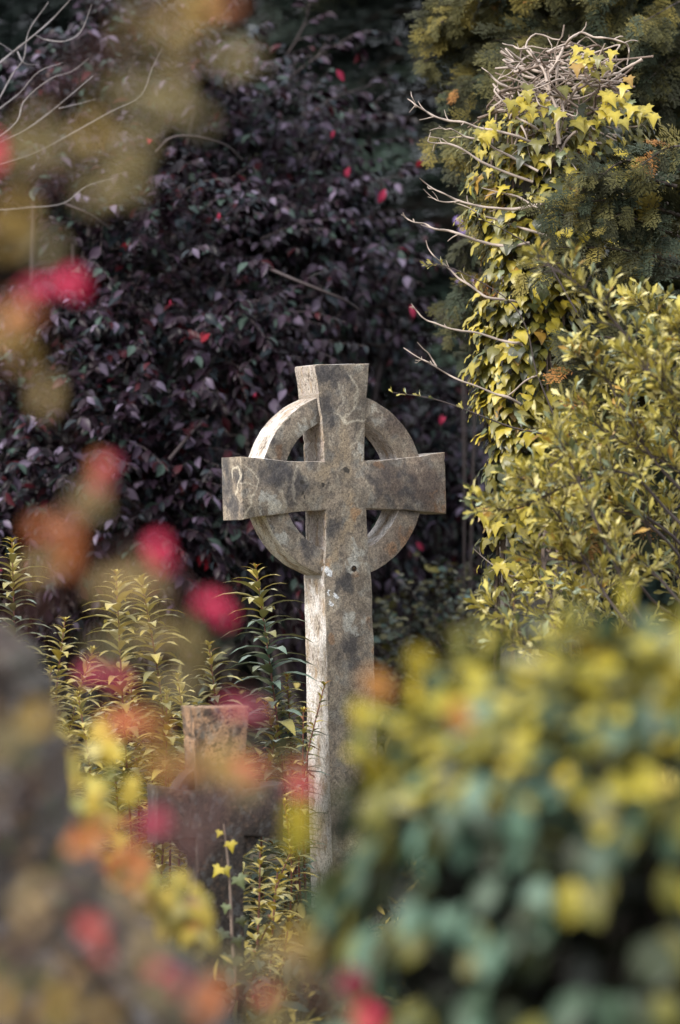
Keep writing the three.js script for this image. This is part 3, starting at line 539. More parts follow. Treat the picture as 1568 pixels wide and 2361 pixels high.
  for (const [x, y, n, s] of [[1360, 125, 8, 34], [1390, 130, 6, 25], [1210, 225, 10, 30], [1245, 262, 12, 40], [1290, 200, 3, 10], [1430, 225, 18, 40], [1460, 260, 12, 30], [1130, 300, 8, 22], [1080, 250, 0, 1], [1150, 1300, 6, 20], [1145, 1200, 8, 25], [1120, 1180, 6, 16]]) for (let i = 0; i < n; i++) {
    const p = at(x + gauss() * s, y + gauss() * s * 0.7, PILLAR_D - 0.2 + gauss() * 0.03);
    items.push({ m: leafMatrix(p.sub(base), V(gauss() * 0.5, -0.8, 0.4), V(gauss() * 0.4, 0.8, 0.8), rr(0.03, 0.046), rr(0.9, 1.15)), c: pick([5, 3, 1, 0.3, 0.4, 0.2]) });
  }
  leaves(t, items.filter((i) => !i.old), G.ivy, K.ivy, ivyPalette, { most: 150 });
  leaves(t, items.filter((i) => i.old), G.ivyOld, K.ivy, ivyPalette, { most: 150, rest: 'old_foliage' });
}

// ---------------------------------------------------------------- golden shrub on the right
{
  seed(79);
  const base = V(0.95, 0, -9.1), t = thing('golden_shrub', 'golden yellow-green shrub with dark twigs leaning in from the right', 'shrub', base), items = [], stems = [];
  const pal = [lin(0.58, 0.49, 0.10), lin(0.43, 0.365, 0.07), lin(0.20, 0.17, 0.026), lin(0.74, 0.65, 0.28), lin(0.11, 0.13, 0.05), lin(0.50, 0.29, 0.05), lin(0.36, 0.42, 0.28)];
  const colour = () => pick([4.5, 3.6, 3, 2.2, 1.6, 0.3, 0.9]);
  const rosette = (p, dir, n, s) => {
    const d = dir.clone().normalize(), a0 = R() * 6.28, u = V(0.3, 0.2, 0.9).cross(d).normalize(), w = u.clone().cross(d);
    for (let i = 0; i < n; i++) {
      const a = a0 + i / n * 6.28 + gauss() * 0.3, out = u.clone().multiplyScalar(Math.cos(a)).addScaledVector(w, Math.sin(a));
      const dl = d.clone().multiplyScalar(0.75).addScaledVector(out, 0.75).add(V(gauss() * 0.35, 0.15 + gauss() * 0.25, gauss() * 0.35));
      items.push({ m: leafMatrix(p.clone().sub(base), dl, d.clone().addScaledVector(out, -0.6).add(V(0, 0.4, 0.2)), s * rr(0.7, 1.15), rr(0.85, 1.2)), c: colour() });
    }
  };
  const along = (pts, r, sideLen, density, s = 0.04, start = 0.2) => {
    stems.push(tube(local(pts, base), r, r * 0.3, 5, 6, 0.2));
    const c = new THREE.CatmullRomCurve3(pts), L = c.getLength(), p = V(), tg = V();
    const n = Math.floor(L / density);
    for (let i = 0; i < n; i++) {
      const f = start + (1 - start) * (i + R()) / n; c.getPoint(f, p); c.getTangent(f, tg);
      const sd = V(gauss(), 0.35 + gauss() * 0.6, gauss() * 0.6).addScaledVector(tg, 0.7).normalize(), l = sideLen * rr(0.3, 1.1) * (1.15 - f * 0.7), e = p.clone().addScaledVector(sd, l);
      stems.push(tube(local([p.clone(), p.clone().lerp(e, 0.55).add(V(0, l * 0.05, 0)), e], base), 0.0017, 0.0009, 4, 2));
      const m = Math.max(1, Math.round(l / 0.032)); for (let k = 1; k <= m; k++) rosette(p.clone().lerp(e, k / m), sd, 3 + Math.floor(R() * 3), s);
    }
    rosette(pts[pts.length - 1], tg, 6, s);
  };
  const d = 9.1, foot = (x) => V(base.x + x, 0, base.z + gauss() * 0.1);
  const routes = [ // points, spacing of side shoots
    [[[1568, 1560], [1470, 1410], [1400, 1260], [1330, 1100], [1290, 1010]], 0.05], [[[1640, 1500], [1500, 1380], [1420, 1250], [1370, 1110], [1320, 1030], [1260, 990]], 0.036], [[[1640, 1230], [1500, 1050], [1430, 930], [1380, 850], [1330, 820]], 0.045], [[[1660, 1000], [1568, 890], [1450, 780], [1380, 700], [1310, 640], [1240, 600]], 0.06],
    [[[1660, 900], [1568, 800], [1510, 730], [1470, 700]], 0.04], [[[1600, 1620], [1460, 1500], [1330, 1440], [1210, 1420], [1110, 1400]], 0.034], [[[1660, 1330], [1540, 1180], [1440, 1090], [1310, 1120], [1200, 1170], [1100, 1180]], 0.034], [[[1600, 1400], [1500, 1250], [1480, 1100], [1470, 980], [1440, 850]], 0.034],
    [[[1680, 1150], [1580, 1050], [1540, 900], [1510, 780]], 0.03], [[[1640, 1480], [1560, 1380], [1500, 1320], [1400, 1310], [1290, 1290], [1220, 1290]], 0.032], [[[1600, 1680], [1500, 1620], [1380, 1560], [1260, 1500], [1180, 1480]], 0.034], [[[1560, 1640], [1420, 1480], [1340, 1380], [1290, 1240], [1270, 1150]], 0.034],
    [[[1700, 1250], [1600, 1120], [1520, 1060], [1400, 1000], [1330, 930]], 0.034], [[[1700, 930], [1620, 830], [1560, 760]], 0.04], [[[1660, 1580], [1590, 1420], [1560, 1260], [1540, 1130]], 0.034], [[[1640, 1420], [1520, 1230], [1430, 1180], [1340, 1190], [1290, 1220]], 0.034],
    [[[1600, 1560], [1450, 1440], [1370, 1330], [1300, 1210], [1240, 1130], [1200, 1100]], 0.04], [[[1640, 1540], [1480, 1450], [1380, 1400], [1290, 1370], [1240, 1340]], 0.036], [[[1600, 1300], [1450, 1160], [1370, 1060], [1330, 1040], [1290, 1060]], 0.04], [[[1660, 1660], [1540, 1560], [1440, 1540], [1340, 1520], [1230, 1540]], 0.036], [[[1700, 1100], [1600, 960], [1520, 880], [1450, 820]], 0.036],
  ];
  routes.forEach(([r, gap], i) => { const dd = d + ((i * 37) % 10 - 5) * 0.06; along([foot(rr(-0.05, 0.3)), ...r.map(([x, y], k) => at(x, y, dd + 0.02 * Math.sin(k * 2 + i)))], 0.0052, 0.12, gap * 1.45, 0.043, 0.42); });
  // long thin shoots reaching left, few leaves
  for (const pts of [[[1250, 1000], [1180, 985], [1100, 955], [1000, 920], [905, 905]], [[1300, 1010], [1270, 940], [1235, 850], [1215, 760], [1180, 700], [1090, 640], [1010, 610], [985, 612]], [[1330, 720], [1250, 590], [1180, 540], [1100, 500]]]) {
    const p = pts.map(([x, y]) => at(x, y, 9.6)); stems.push(tube(local(p, base), 0.0028, 0.001, 4, 4)); const c = new THREE.CatmullRomCurve3(p), q = V(), tg = V();
    for (let i = 1; i <= 12; i++) { c.getPoint(i / 12, q); c.getTangent(i / 12, tg); if (i % 2 || i > 9) rosette(q.clone(), tg.clone().add(V(0, 0.4, 0)), 2 + (i % 3), 0.024); }
  }
  part('branches', mergeGeometries(stems), M.darkTwig, t);
  leaves(t, items, G.lobeTip, K.thin, pal);
}

// ---------------------------------------------------------------- low shrub behind the cross foot, asters, bare twigs
{
  seed(83);
  const base = V(0.45, 0, -12.4), t = thing('low_shrub', 'low olive and blue-green shrub between the cross shaft and the pillar', 'shrub', base), items = [], tw = [];
  const pal = [lin(0.10, 0.09, 0.022), lin(0.035, 0.05, 0.026), lin(0.085, 0.15, 0.115), lin(0.28, 0.24, 0.05)];
  for (let i = 0; i < 330; i++) { const p = at(rr(850, 1180), 1330 + Math.pow(R(), 0.7) * 420, rr(12.0, 12.9)); shoot(p, V(gauss() * 0.7, 0.5 + gauss() * 0.3, 0.2 + gauss() * 0.4), rr(0.1, 0.2), 8, { twig: 0.002, leaf: 0.034, hang: 0.1, color: () => pick([4, 4, 1.4, 1]) }, items, tw, base); }
  for (let i = 0; i < 14; i++) { const e = at(rr(870, 1160), rr(1350, 1500), 12.4); tw.push(tube(local([base.clone().add(V(gauss() * 0.1, 0, 0)), base.clone().lerp(e, 0.6).add(V(0.05, 0.05, 0)), e], base), 0.01, 0.003, 5, 4)); }
  part('branches', mergeGeometries(tw), M.darkTwig, t); leaves(t, items, G.round, K.thin, pal);
}
{
  seed(89);
  const base = V(0.42, 0, -12.2), t = thing('aster_plant', 'tall aster with a few small violet flowers left of the ivy pillar', 'flower', base), st = [];
  const petal = leafGeo([[0, 0.05], [0.4, 0.13], [0.8, 0.13], [1, 0.04]], { fold: 0.1, bend: 0.3 }), pm = new THREE.MeshPhysicalMaterial({ color: lin(0.22, 0.15, 0.36), roughness: 0.8, side: THREE.DoubleSide });
  const eye = new THREE.SphereGeometry(0.007, 10, 8), em = new THREE.MeshStandardMaterial({ color: lin(0.45, 0.33, 0.06), roughness: 0.9 });
  for (const [px, py] of [[1057, 508], [1112, 520], [1062, 650], [1098, 645], [1068, 530]]) {
    const p = at(px, py, 12.6).sub(base), f = new THREE.Group(); f.name = 'flower'; f.position.copy(p); f.rotation.set(rr(0.4, 1.1), gauss() * 0.4, 0); t.add(f);
    part('flower_eye', eye, em, f); for (let k = 0; k < 14; k++) { const m = part('petal', petal, pm, f); m.applyMatrix4(leafMatrix(V(0, 0, 0), V(Math.cos(k / 14 * 6.283), 0.15, Math.sin(k / 14 * 6.283)), V(0, 1, 0), 0.019)); }
    st.push(tube([V(gauss() * 0.05, 0, 0), V(p.x * 0.4, p.y * 0.6, p.z * 0.5), p], 0.004, 0.0015, 5, 8));
  }
  part('stem', mergeGeometries(st), M.darkTwig, t);
}
{
  seed(97);
  const base = V(-1.35, 0, -11.2), t = thing('bare_shrub', 'shrub of pale leafless twigs in the upper left corner', 'shrub', base);
  const s0 = at(-260, 480, 11.2);
  part('trunk', tube(local([base, base.clone().lerp(s0, 0.6).add(V(0.04, 0, 0)), s0], base), 0.03, 0.014, 8, 6, 0.1), M.greyTwig, t);
  for (const [pts, r] of [
    [[[-260, 480], [-120, 260], [0, 145], [30, 120], [80, 80], [120, 45], [175, -15]], 0.0062], [[[80, 80], [100, 90], [150, 95], [185, 75], [212, 10]], 0.0045], [[[-260, 480], [-60, 330], [0, 225], [30, 170], [55, 135], [65, 75], [112, 5]], 0.0045], [[[-260, 480], [-100, 340], [0, 250], [45, 215], [90, 165], [145, 145]], 0.0045], [[[-260, 480], [-20, 330], [40, 280], [55, 235], [120, 180], [165, 165], [205, 135]], 0.0045],
    [[[-160, 410], [0, 330], [60, 300], [120, 255], [150, 230], [215, 175]], 0.005], [[[135, 250], [180, 240], [222, 228]], 0.0035], [[[30, 120], [0, 100], [-30, 90]], 0.003], [[[40, 118], [55, 145], [90, 150]], 0.003], [[[-160, 410], [60, 360], [260, 255], [325, 220], [350, 160], [375, 110]], 0.0038], [[[-160, 410], [-40, 480], [70, 478], [148, 468], [200, 430], [262, 412]], 0.0038],
  ]) part('twig', tube(local(pts.map(([x, y], i) => at(x, y, 11.15 + 0.03 * Math.sin(i * 3 + r * 900))), base), r * 0.62, r * 0.22, 5, 4, 0.4), M.greyTwig, t);
}

// ---------------------------------------------------------------- tall leafy stalks (narrow arching leaves)
const stalkPalette = [lin(0.46, 0.36, 0.06), lin(0.34, 0.29, 0.065), lin(0.22, 0.205, 0.06), lin(0.12, 0.14, 0.055), lin(0.12, 0.185, 0.13), lin(0.38, 0.13, 0.045)];
function stalk(label, tip, o = {}) {
  const h = tip.y, lean = o.lean ?? gauss() * 0.09, vary = rr(0.82, 1.2), base = V(tip.x + (o.dx ?? gauss() * 0.05), 0, tip.z), t = thing('leafy_stalk', label, 'plant', base, 'tall stalks with narrow arching leaves');
  const end = V(tip.x - base.x, h, 0), mid = V(end.x * 0.35 + lean, h * 0.55, 0), c = new THREE.QuadraticBezierCurve3(V(0, 0, 0), mid, end), L = c.getLength();
  part('stem', tube([V(0, 0, 0), c.getPoint(0.35), c.getPoint(0.7), end], 0.0042, 0.0016, 5, 5), M.redStem, t);
  const items = [], p = V(), tg = V(), reach = o.reach ?? 0.62, n = Math.floor(reach / (o.gap ?? 0.0052)); let a = R() * 6.28;
  for (let i = 0; i < n; i++) {
    const s = (i + 0.5) / n, f = 1 - s * reach / L; if (f < 0.02) break; if (R() < 0.08) { a += 2.4; continue; }      // from the tip downwards
    c.getPoint(f, p); c.getTangent(f, tg); a += 2.4 + gauss() * 0.2;
    const grow = clamp(0.32 + s * reach / 0.16, 0.3, 1), len = (o.leaf ?? 0.078) * 1.3 * vary * grow * rr(0.7, 1.2), rise = lerp(1.25, 0.62, sstep(s * reach, 0, 0.14)) * rr(0.8, 1.2);
    const out = V(Math.cos(a), 0, Math.sin(a)), dir = out.clone().addScaledVector(tg, rise).add(V(gauss() * 0.16, gauss() * 0.14, gauss() * 0.16)), nrm = tg.clone().addScaledVector(out, -0.5 * rise);
    const y = s * reach; const k = y < 0.05 ? pick([6, 2, 0.5, 0, 0, 0.4]) : y < 0.16 ? pick([2, 4, 3, 0.8, 0.5, 0.3]) : pick(o.low ?? [0.5, 2, 3, 3, 2.2, 0.2]);
    items.push({ m: leafMatrix(p.clone(), dir, nrm, len, rr(1.0, 1.5)), c: o.gold ? Math.min(k, pick([4, 4, 2])) : k });
  }
  for (let i = 0; i < 9; i++) { const a2 = i * 2.4; items.push({ m: leafMatrix(end.clone().add(V(0, -0.004, 0)), V(Math.cos(a2) * 0.4, 1, Math.sin(a2) * 0.4), V(-Math.cos(a2), 0.4, -Math.sin(a2)), rr(0.018, 0.03), 1.4), c: pick([6, 1, 0, 0, 0, 0.6]) }); }
  leaves(t, items, G.lance, K.thin, stalkPalette);
  return t;
}
seed(101);
stalk('tallest leafy stalk close to the left side of the tall cross shaft', at(590, 1308, 9.75), { dx: 0.13, reach: 0.62, leaf: 0.092, low: [0.2, 1, 2, 4, 4, 0.1], gap: 0.0065 });
stalk('short leafy stalk rising right behind the small cross top', at(482, 1488, 9.6), { dx: 0.04, leaf: 0.075 });
stalk('golden-tipped stalk at the left edge under the orange leaves', at(28, 1248, 9.7), { dx: 0.09, leaf: 0.085 });
stalk('left of the twin golden-tipped stalks', at(268, 1322, 9.6), { dx: 0.07, leaf: 0.078, gold: true });
stalk('right of the twin golden-tipped stalks', at(326, 1335, 9.55), { dx: 0.06, leaf: 0.072, gold: true });
stalk('stalk with dense dark leaves touching the shaft of the tall cross', at(662, 1560, 9.78), { dx: 0.03, leaf: 0.07, low: [0.1, 1, 2, 4, 4, 0.1] });
stalk('low bushy stalk between the small cross and the tall cross', at(612, 1625, 9.8), { dx: 0.02, leaf: 0.066, low: [0.1, 0.6, 2, 4, 4, 0.1] });
stalk('lower leafy stalk just right of the small cross top', at(640, 1680, 9.7), { dx: 0.0, leaf: 0.066, low: [0.2, 1, 2, 4, 4, 0.1] });
stalk('slim stalk crossing the pale side of the tall cross shaft', at(748, 1580, 9.6), { dx: -0.03, leaf: 0.042, reach: 0.5, gap: 0.008, low: [1, 2, 3, 2, 2, 0.2] });
stalk('dark green stalk against the lower tall cross shaft', at(700, 1640, 9.62), { dx: 0.02, leaf: 0.06, gap: 0.01, low: [0.1, 0.6, 2, 4, 4, 0.1] });
stalk('small golden stalk low on the left by the yellow ivy', at(118, 1545, 9.5), { leaf: 0.07, gold: true });
stalk('golden stalk behind the dark red leaf on the left', at(180, 1600, 9.4), { leaf: 0.07, gold: true });
stalk('short golden stalk left of the small cross', at(385, 1600, 9.5), { leaf: 0.065, gold: true });
const ORD = ['first', 'second', 'third', 'fourth', 'fifth', 'sixth', 'seventh', 'eighth', 'ninth', 'tenth']; let ten = 0, nine = 0;
for (const [x, y, d] of [[60, 1500, 10.2], [215, 1500, 10.3], [150, 1430, 10.4], [240, 1640, 9.7], [300, 1560, 10.1], [350, 1660, 9.6], [410, 1560, 10.2], [90, 1620, 10], [20, 1560, 10.1], [440, 1640, 9.9]].sort((a, b) => a[0] - b[0])) stalk(`golden stalk, ${ORD[ten++]} from the left in the back row left of the small cross`, at(x, y, d), { leaf: 0.075, gold: true });
for (const [x, y, d] of [[600, 1960, 9.2], [640, 2010, 9.35], [672, 1960, 9.5], [625, 2120, 9.0], [668, 2120, 9.3], [590, 2200, 8.9], [645, 2230, 9.1], [560, 1860, 9.5], [655, 1850, 9.55]].sort((a, b) => a[0] - b[0])) stalk(`low yellow-leaved stalk, ${ORD[nine++]} from the left between the feet of the two crosses`, at(x, y, d), { leaf: 0.07, dx: -0.02, reach: 0.3, gold: R() < 0.6, gap: 0.009 });

// dark brush low down behind the stalks
{
  seed(107);
  const n = 9000, im = new THREE.InstancedMesh(G.lanceFlat, leafMaterial(K.matte, lin(1, 1, 1)), n), pal = [lin(0.025, 0.028, 0.014), lin(0.05, 0.048, 0.018), lin(0.11, 0.09, 0.025), lin(0.025, 0.038, 0.026), lin(0.26, 0.2, 0.05)];
  for (let i = 0; i < n; i++) {
    const z = -rr(8.6, 12.2), x = rr(-1.15, 1.2) * (-z / 10.5), top = z < -10.3 ? 0.8 : 0.3, y = Math.pow(R(), 1.3) * top * (0.7 + 0.4 * noise2(x * 2.2, z * 2.2));
    im.setMatrixAt(i, leafMatrix(V(x, Math.max(0.01, y), z), V(gauss() * 0.7, 0.5, gauss() * 0.7), V(gauss() * 0.4, 0.8, 0.5), rr(0.04, 0.085), rr(1.3, 2.2))); im.setColorAt(i, pal[pick([4, 3, 2, 2, 0.7])]);
  }
  im.name = 'undergrowth'; im.userData = { kind: 'stuff', label: 'dark leafy undergrowth on the ground around the crosses', category: 'undergrowth' }; im.castShadow = im.receiveShadow = true; scene.add(im);
}

// ivy sprig on the small cross
{
  seed(113);
  const base = smallBase.clone().add(V(0.0, 0, 0.075)), t = thing('ivy_sprig', 'thin ivy stem with a few lobed leaves climbing the small cross shaft', 'ivy', base), P = (x, y) => at(x, y, SMALL_D - 0.085).sub(base);
  part('stem', tube([V(0.015, 0, 0.0), P(540, 2300), P(535, 2150), P(530, 2030), P(522, 1950), P(516, 1900)], 0.0055, 0.0018, 5, 5, 0.2), M.ivyStem, t);
  const its = [[508, 1915, 0.018, 0, -0.4], [531, 1940, 0.028, 0, 0.2], [508, 1998, 0.03, 0, -0.7], [518, 2000, 0.026, 1, 0.5], [548, 2020, 0.036, 4, 0.5], [523, 2085, 0.024, 4, -0.2], [553, 2115, 0.026, 3, 0.4], [518, 2145, 0.034, 3, -0.5], [546, 2160, 0.03, 3, 0.3], [525, 2200, 0.03, 3, -0.3]].map(([x, y, s, c, a]) => ({ m: leafMatrix(P(x, y).add(V(0, 0, 0.012)), V(a, -0.9, 0.15), V(-0.1, 0.35, 1), s, 1.15), c }));
  leaves(t, its, G.ivy, K.ivy, ivyPalette);
}

// ---------------------------------------------------------------- rough stone at the left and the yellow ivy on it
{
  seed(127);
  const d = 5.2, base = V(at(60, 0, d).x, 0, -d), t = thing('rough_stone', 'large rough grey-brown standing stone out of focus at the lower left', 'stone', base);
  const foot = FPX * CAM_Y / d + 1180, edge = [[-420, 1560], [-200, 1470], [-30, 1440], [50, 1490], [98, 1590], [122, 1720], [140, 1850], [185, 1990], [270, 2110], [420, 2245], [520, 2361], [590, 2520], [650, foot], [-600, foot]];
  const sh = new THREE.Shape(); const q = edge.map(([x, y]) => at(x, y, d).sub(base));
  const cc = new THREE.CatmullRomCurve3(q.map((p) => V(p.x, p.y, 0)), true, 'catmullrom', 0.2).getPoints(220);
  cc.forEach((p, i) => { const n = 0.008 * noise2(p.x * 18, p.y * 18); sh[i ? 'lineTo' : 'moveTo'](p.x + n, p.y + n); });
  const g = new THREE.ExtrudeGeometry(sh, { depth: 0.36, bevelEnabled: true, bevelThickness: 0.07, bevelSize: 0.05, bevelOffset: -0.05, bevelSegments: 5, steps: 6 }); g.translate(0, 0, -0.22);
  const map = dataTexture(512, 512, (u, v, c) => { const n = fbm(u * 5, v * 5, 4), m = fbm(u * 9 + 30, v * 9, 3), f = fbm(u * 40, v * 40, 3); c[0] = 0.33; c[1] = 0.295; c[2] = 0.26; mixc(c, [0.20, 0.175, 0.16], sstep(n, -0.25, 0.4)); mixc(c, [0.44, 0.43, 0.44], sstep(m, 0.0, 0.5) * 0.7); mixc(c, [0.42, 0.33, 0.23], sstep(fbm(u * 7 + 60, v * 7, 3), 0.05, 0.5) * 0.6); mixc(c, [0.3, 0.31, 0.18], sstep(fbm(u * 6, v * 6 + 80, 3), 0.22, 0.45) * 0.7); const k = 1 + f * 0.5; c[0] *= k; c[1] *= k; c[2] *= k; });
  part('boulder', toCreasedNormals(stoneUV(g, (p, n, w) => { if (Math.abs(n.z) > 0.6) { w[0] = p.x / 0.7; w[1] = p.y / 0.7; } else { w[0] = p.z / 0.7 + 0.3; w[1] = p.y / 0.7; } }), 0.9), new THREE.MeshStandardMaterial({ map, bumpMap: grainBump, bumpScale: 0.01, roughness: 0.95 }), t);
}
{
  seed(131);
  const d = 5.75, base = V(at(60, 0, d).x + 0.2, 0, -d), t = thing('ivy_trail', 'trail of bright yellow leaves running down the edge of the rough stone', 'ivy', base), items = [];
  const path = [[165, 1700], [190, 1790], [190, 1880], [215, 1960], [290, 2010], [360, 2055], [420, 2100], [450, 2140]].map(([x, y]) => at(x, y, d)), c = new THREE.CatmullRomCurve3(path), p = V();
  part('stem', tube(local([V(base.x + 0.05, 0, base.z), at(430, 2330, d), ...[...path].reverse()], base), 0.005, 0.002, 5, 4), M.ivyStem, t);
  const pal = [lin(0.62, 0.46, 0.06), lin(0.48, 0.40, 0.07), lin(0.27, 0.26, 0.06), lin(0.50, 0.19, 0.04), lin(0.72, 0.62, 0.24), lin(0.62, 0.40, 0.20)];
  for (let i = 0; i < 170; i++) {
    const f = R(); c.getPoint(f, p); const sp = f < 0.45 ? 0.045 : 0.03; p.add(V(gauss() * sp + (f < 0.4 ? 0.012 : 0), gauss() * 0.024, gauss() * 0.03));
    items.push({ m: leafMatrix(p.clone().sub(base), V(gauss() * 0.6, -0.7, 0.35), V(gauss() * 0.5, 0.8, 0.7), rr(0.024, 0.04), 1.1), c: f > 0.4 && f < 0.65 && R() < 0.65 ? pick([0, 0, 0, 5, 0.5, 2]) : pick([5, 4, 2.4, 0.1, 1.6, 0.6]) });
  }
  leaves(t, items, G.ivyOld, K.thin, pal);
}

// ---------------------------------------------------------------- near bush, lower right, far out of focus
{
  seed(139);
  const base = V(0.36, 0, -4.45), t = thing('ivy_bush', 'big blurred ivy bush with green and yellow leaves in the lower right foreground', 'bush', base), items = [], br = [];
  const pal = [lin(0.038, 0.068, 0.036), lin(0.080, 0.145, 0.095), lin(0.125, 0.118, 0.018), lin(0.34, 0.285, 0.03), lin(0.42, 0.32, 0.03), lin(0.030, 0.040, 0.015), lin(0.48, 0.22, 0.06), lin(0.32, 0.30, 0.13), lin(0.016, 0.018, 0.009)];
  const C = V(0.405, 0.55, -4.5), RAD = V(0.437, 0.555, 0.38);
  for (let i = 0; i < 40; i++) { const u = V(gauss(), Math.abs(gauss()) * 0.8, gauss()).normalize(), e = V(C.x + u.x * RAD.x * 0.85, C.y + u.y * RAD.y * 0.85, C.z + u.z * RAD.z * 0.85), s = base.clone().add(V(gauss() * 0.07, 0, gauss() * 0.07)); br.push(tube(local([s, s.clone().lerp(e, 0.5).add(V(0, 0.08, 0)), e], base), 0.009, 0.003, 5, 5)); }
  part('branches', mergeGeometries(br), M.darkTwig, t);
  const outer = (u) => { const k = Math.pow(Math.abs(u.x) ** 3 + Math.abs(u.y) ** 3 + Math.abs(u.z) ** 3, -1 / 3); return u.clone().multiplyScalar(k); };
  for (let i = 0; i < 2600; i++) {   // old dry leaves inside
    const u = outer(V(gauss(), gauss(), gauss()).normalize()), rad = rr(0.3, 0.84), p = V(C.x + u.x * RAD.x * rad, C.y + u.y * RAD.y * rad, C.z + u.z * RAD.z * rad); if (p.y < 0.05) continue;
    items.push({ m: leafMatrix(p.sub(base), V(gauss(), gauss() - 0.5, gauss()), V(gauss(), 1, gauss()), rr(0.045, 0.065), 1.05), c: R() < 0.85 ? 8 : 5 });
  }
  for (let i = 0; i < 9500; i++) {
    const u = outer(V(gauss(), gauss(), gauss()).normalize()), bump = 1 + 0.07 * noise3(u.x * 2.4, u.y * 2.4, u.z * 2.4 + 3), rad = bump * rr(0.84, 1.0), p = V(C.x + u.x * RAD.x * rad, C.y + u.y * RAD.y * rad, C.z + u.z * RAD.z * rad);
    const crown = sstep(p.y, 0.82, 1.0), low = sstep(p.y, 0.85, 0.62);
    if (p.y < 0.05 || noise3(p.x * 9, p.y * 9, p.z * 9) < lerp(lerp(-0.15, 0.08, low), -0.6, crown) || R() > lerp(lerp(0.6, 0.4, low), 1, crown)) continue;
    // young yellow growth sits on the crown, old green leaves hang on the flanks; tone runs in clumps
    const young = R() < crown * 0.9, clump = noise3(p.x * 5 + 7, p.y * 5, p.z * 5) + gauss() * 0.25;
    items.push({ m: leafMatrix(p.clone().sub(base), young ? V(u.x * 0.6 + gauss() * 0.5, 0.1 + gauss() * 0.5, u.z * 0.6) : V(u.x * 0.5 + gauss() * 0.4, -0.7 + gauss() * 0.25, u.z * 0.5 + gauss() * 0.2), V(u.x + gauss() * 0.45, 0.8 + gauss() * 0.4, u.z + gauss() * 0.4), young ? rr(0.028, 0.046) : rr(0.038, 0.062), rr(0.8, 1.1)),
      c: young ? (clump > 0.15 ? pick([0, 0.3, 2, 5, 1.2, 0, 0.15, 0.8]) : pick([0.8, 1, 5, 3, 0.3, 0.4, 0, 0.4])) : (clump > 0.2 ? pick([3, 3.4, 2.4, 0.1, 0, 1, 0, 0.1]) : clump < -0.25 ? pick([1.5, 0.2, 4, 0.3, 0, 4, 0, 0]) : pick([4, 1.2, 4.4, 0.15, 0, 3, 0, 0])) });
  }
  for (const [x, y, c] of [[862, 1582, 6], [1060, 1668, 6], [1385, 1885, 7], [690, 1890, 4], [682, 1940, 3], [955, 1530, 4]]) for (let k = 0; k < 2; k++) items.push({ m: leafMatrix(at(x + gauss() * 14, y - 40 + gauss() * 10, 4.05).sub(base), V(gauss() * 0.3, -1, 0.2), V(0.1, 0.5, 0.9), 0.034, 1.1), c });
  leaves(t, items, G.round, K.waxy, pal);
}

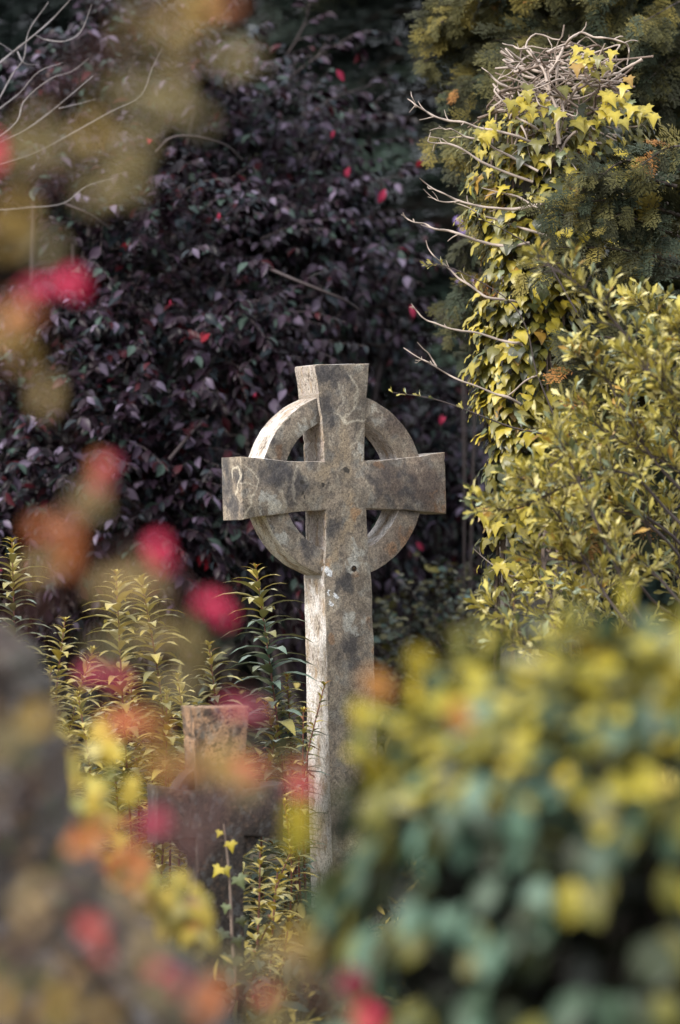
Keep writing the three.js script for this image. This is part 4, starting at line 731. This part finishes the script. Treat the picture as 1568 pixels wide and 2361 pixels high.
// ---------------------------------------------------------------- nearest shrub: red, orange and buff leaves all over the left
{
  seed(149);
  const base = V(-0.42, 0, -3.0), t = thing('autumn_shrub', 'nearest shrub with crimson, orange and buff autumn leaves blurred across the left', 'shrub', base), items = [], br = [];
  const pal = [lin(0.66, 0.004, 0.075), lin(0.36, 0.003, 0.045), lin(0.56, 0.17, 0.035), lin(0.36, 0.245, 0.085), lin(0.23, 0.17, 0.05), lin(0.38, 0.235, 0.035), lin(0.50, 0.055, 0.045), lin(0.17, 0.135, 0.05)];
  const arcs = [
    [[-160, 1500], [-60, 900], [40, 500], [160, 360], [330, 330]], [[-160, 1500], [-80, 700], [80, 250], [300, 80], [480, 10], [640, 60]], [[-160, 1600], [-60, 1450], [120, 1260], [230, 1110]], [[-160, 1700], [60, 1420], [220, 1310], [340, 1270], [440, 1400], [520, 1385]], [[-100, 2000], [120, 1780], [250, 1650], [400, 1500], [470, 1440]],
    [[-60, 2300], [160, 2050], [330, 1940], [470, 1830], [560, 1770], [600, 1640]], [[0, 2400], [260, 2150], [430, 1990], [560, 1850], [690, 1810]], [[100, 2600], [230, 2300], [380, 2230], [560, 2290], [760, 2300], [830, 2380]], [[-160, 1500], [0, 800], [90, 680], [170, 630]], [[100, 2600], [60, 2350], [100, 2120]],
  ].map((a) => a.map(([x, y], i) => at(x, y, 3.0 + 0.12 * Math.sin(i * 1.7 + x * 0.01))));
  for (const a of arcs) br.push(tube(local([base.clone(), base.clone().lerp(a[0], 0.5).add(V(-0.05, 0, 0)), ...a], base), 0.0019, 0.0007, 5, 5));
  const pts = arcs.flatMap((a) => new THREE.CatmullRomCurve3(a).getPoints(40));
  const spots = [ // px, py, colour, leaves, spread, distance
    [-8, 355, 0, 3, 18, 2.9], [70, 655, 0, 4, 34, 2.9], [165, 635, 0, 4, 30, 2.9], [30, 700, 2, 4, 36, 2.9], [225, 1085, 1, 3, 22, 3.1], [215, 1120, 2, 2, 26, 3.1], [140, 1225, 2, 6, 40, 2.9], [335, 1262, 0, 5, 30, 2.9], [515, 1378, 0, 4, 30, 3.0], [245, 1545, 1, 3, 26, 3.2], [335, 1640, 2, 4, 32, 3.1], [318, 1650, 6, 1, 20, 3.1], [565, 1622, 1, 4, 24, 3.0], [560, 1740, 0, 2, 22, 3.0], [585, 1755, 1, 2, 20, 3.1], [682, 1802, 6, 3, 22, 3.1], [335, 1880, 1, 3, 28, 3.0],
    [228, 2148, 6, 3, 26, 2.8], [805, 2235, 1, 2, 24, 3.0], [400, 2245, 1, 2, 30, 2.9], [830, 2345, 0, 3, 26, 3.0], [470, 2270, 2, 2, 40, 2.9], [630, 2280, 6, 2, 30, 2.9], [200, 1925, 2, 3, 40, 3.3], [265, 1960, 2, 3, 34, 3.3],
    [110, 345, 4, 9, 70, 2.6], [40, 500, 5, 6, 50, 2.6], [270, 340, 4, 9, 80, 2.6], [215, 460, 4, 6, 50, 2.7], [430, 245, 4, 6, 50, 2.8], [450, 25, 5, 5, 40, 2.6], [400, 100, 4, 9, 80, 2.6], [250, 20, 4, 6, 70, 2.6], [560, 120, 4, 4, 44, 2.8], [330, 180, 4, 3, 60, 2.8], [40, 780, 5, 6, 60, 2.8], [130, 850, 4, 5, 50, 2.9], [90, 560, 4, 3, 40, 2.8], [500, 15, 2, 2, 20, 2.8],
    [200, 1150, 4, 4, 44, 3.0], [280, 1330, 3, 6, 60, 2.9], [120, 1290, 3, 4, 50, 2.9], [400, 1440, 4, 8, 70, 3.0], [430, 1560, 4, 3, 50, 3.0], [250, 1480, 7, 3, 60, 3.0], [400, 1735, 2, 3, 40, 2.9], [490, 1735, 5, 4, 40, 2.9], [560, 1770, 2, 2, 30, 2.9], [360, 1730, 5, 3, 50, 3.0], [610, 1790, 3, 2, 40, 3.0], [70, 2080, 3, 4, 44, 2.8], [350, 2140, 3, 5, 60, 2.8], [300, 2240, 7, 6, 70, 2.8], [60, 2330, 5, 6, 80, 2.8], [250, 2350, 7, 4, 80, 2.8], [660, 2160, 5, 5, 40, 3.2], [680, 2190, 3, 5, 50, 3.2], [700, 2330, 7, 7, 70, 3.0], [620, 2340, 4, 5, 60, 3.0], [820, 2361, 4, 3, 40, 3.0], [560, 2240, 7, 3, 40, 3.0], [20, 1700, 7, 3, 50, 2.9], [150, 1650, 5, 3, 50, 3.1],
  ];
  for (const [px, py, c, n0, sp, d0] of spots) {
    const red = c < 2 || c === 6, d = d0 + (red ? 0.85 : c === 2 ? 0.5 : 0.25), n = red ? Math.min(n0, 3) : c === 2 ? Math.min(n0 + 1, 7) : Math.ceil(n0 * (py < 900 ? 0.6 : 0.75));
    const c0 = at(px, py, d); let best = pts[0], bd = 1e9; for (const q of pts) { const e = q.distanceTo(c0); if (e < bd) { bd = e; best = q; } }
    br.push(tube(local([best, best.clone().lerp(c0, 0.5).add(V(0, 0.01, 0.004)), c0], base), 0.0008, 0.0005, 4, 3));
    for (let i = 0; i < n; i++) {
      const p = c0.clone().add(V(gauss() * sp * (c < 2 || c === 6 ? 0.42 : 0.9) * d / FPX, gauss() * sp * (c < 2 || c === 6 ? 0.36 : 0.7) * d / FPX, gauss() * 0.03)), col = R() < (c < 2 ? 1 : 0.9) ? c : pick([0, 0, py < 900 ? 0 : 0.6, 2, 3, 2, 0, 1]);
      items.push({ m: leafMatrix(p.sub(base), V(gauss() * 0.8, gauss() * 0.7 - 0.3, 0.3 + gauss() * 0.3), V(gauss() * 0.6, 0.6 + gauss() * 0.3, 0.7), rr(0.018, 0.029) * (red ? 1.15 : 1), 1.15), c: col });
    }
  }
  part('branches', mergeGeometries(br), M.redStem, t);
  leaves(t, items, G.round, K.thin, pal);
}

scene.traverse((o) => { if (o.isMesh) { o.castShadow = true; o.receiveShadow = true; } });
renderer.render(scene, camera);
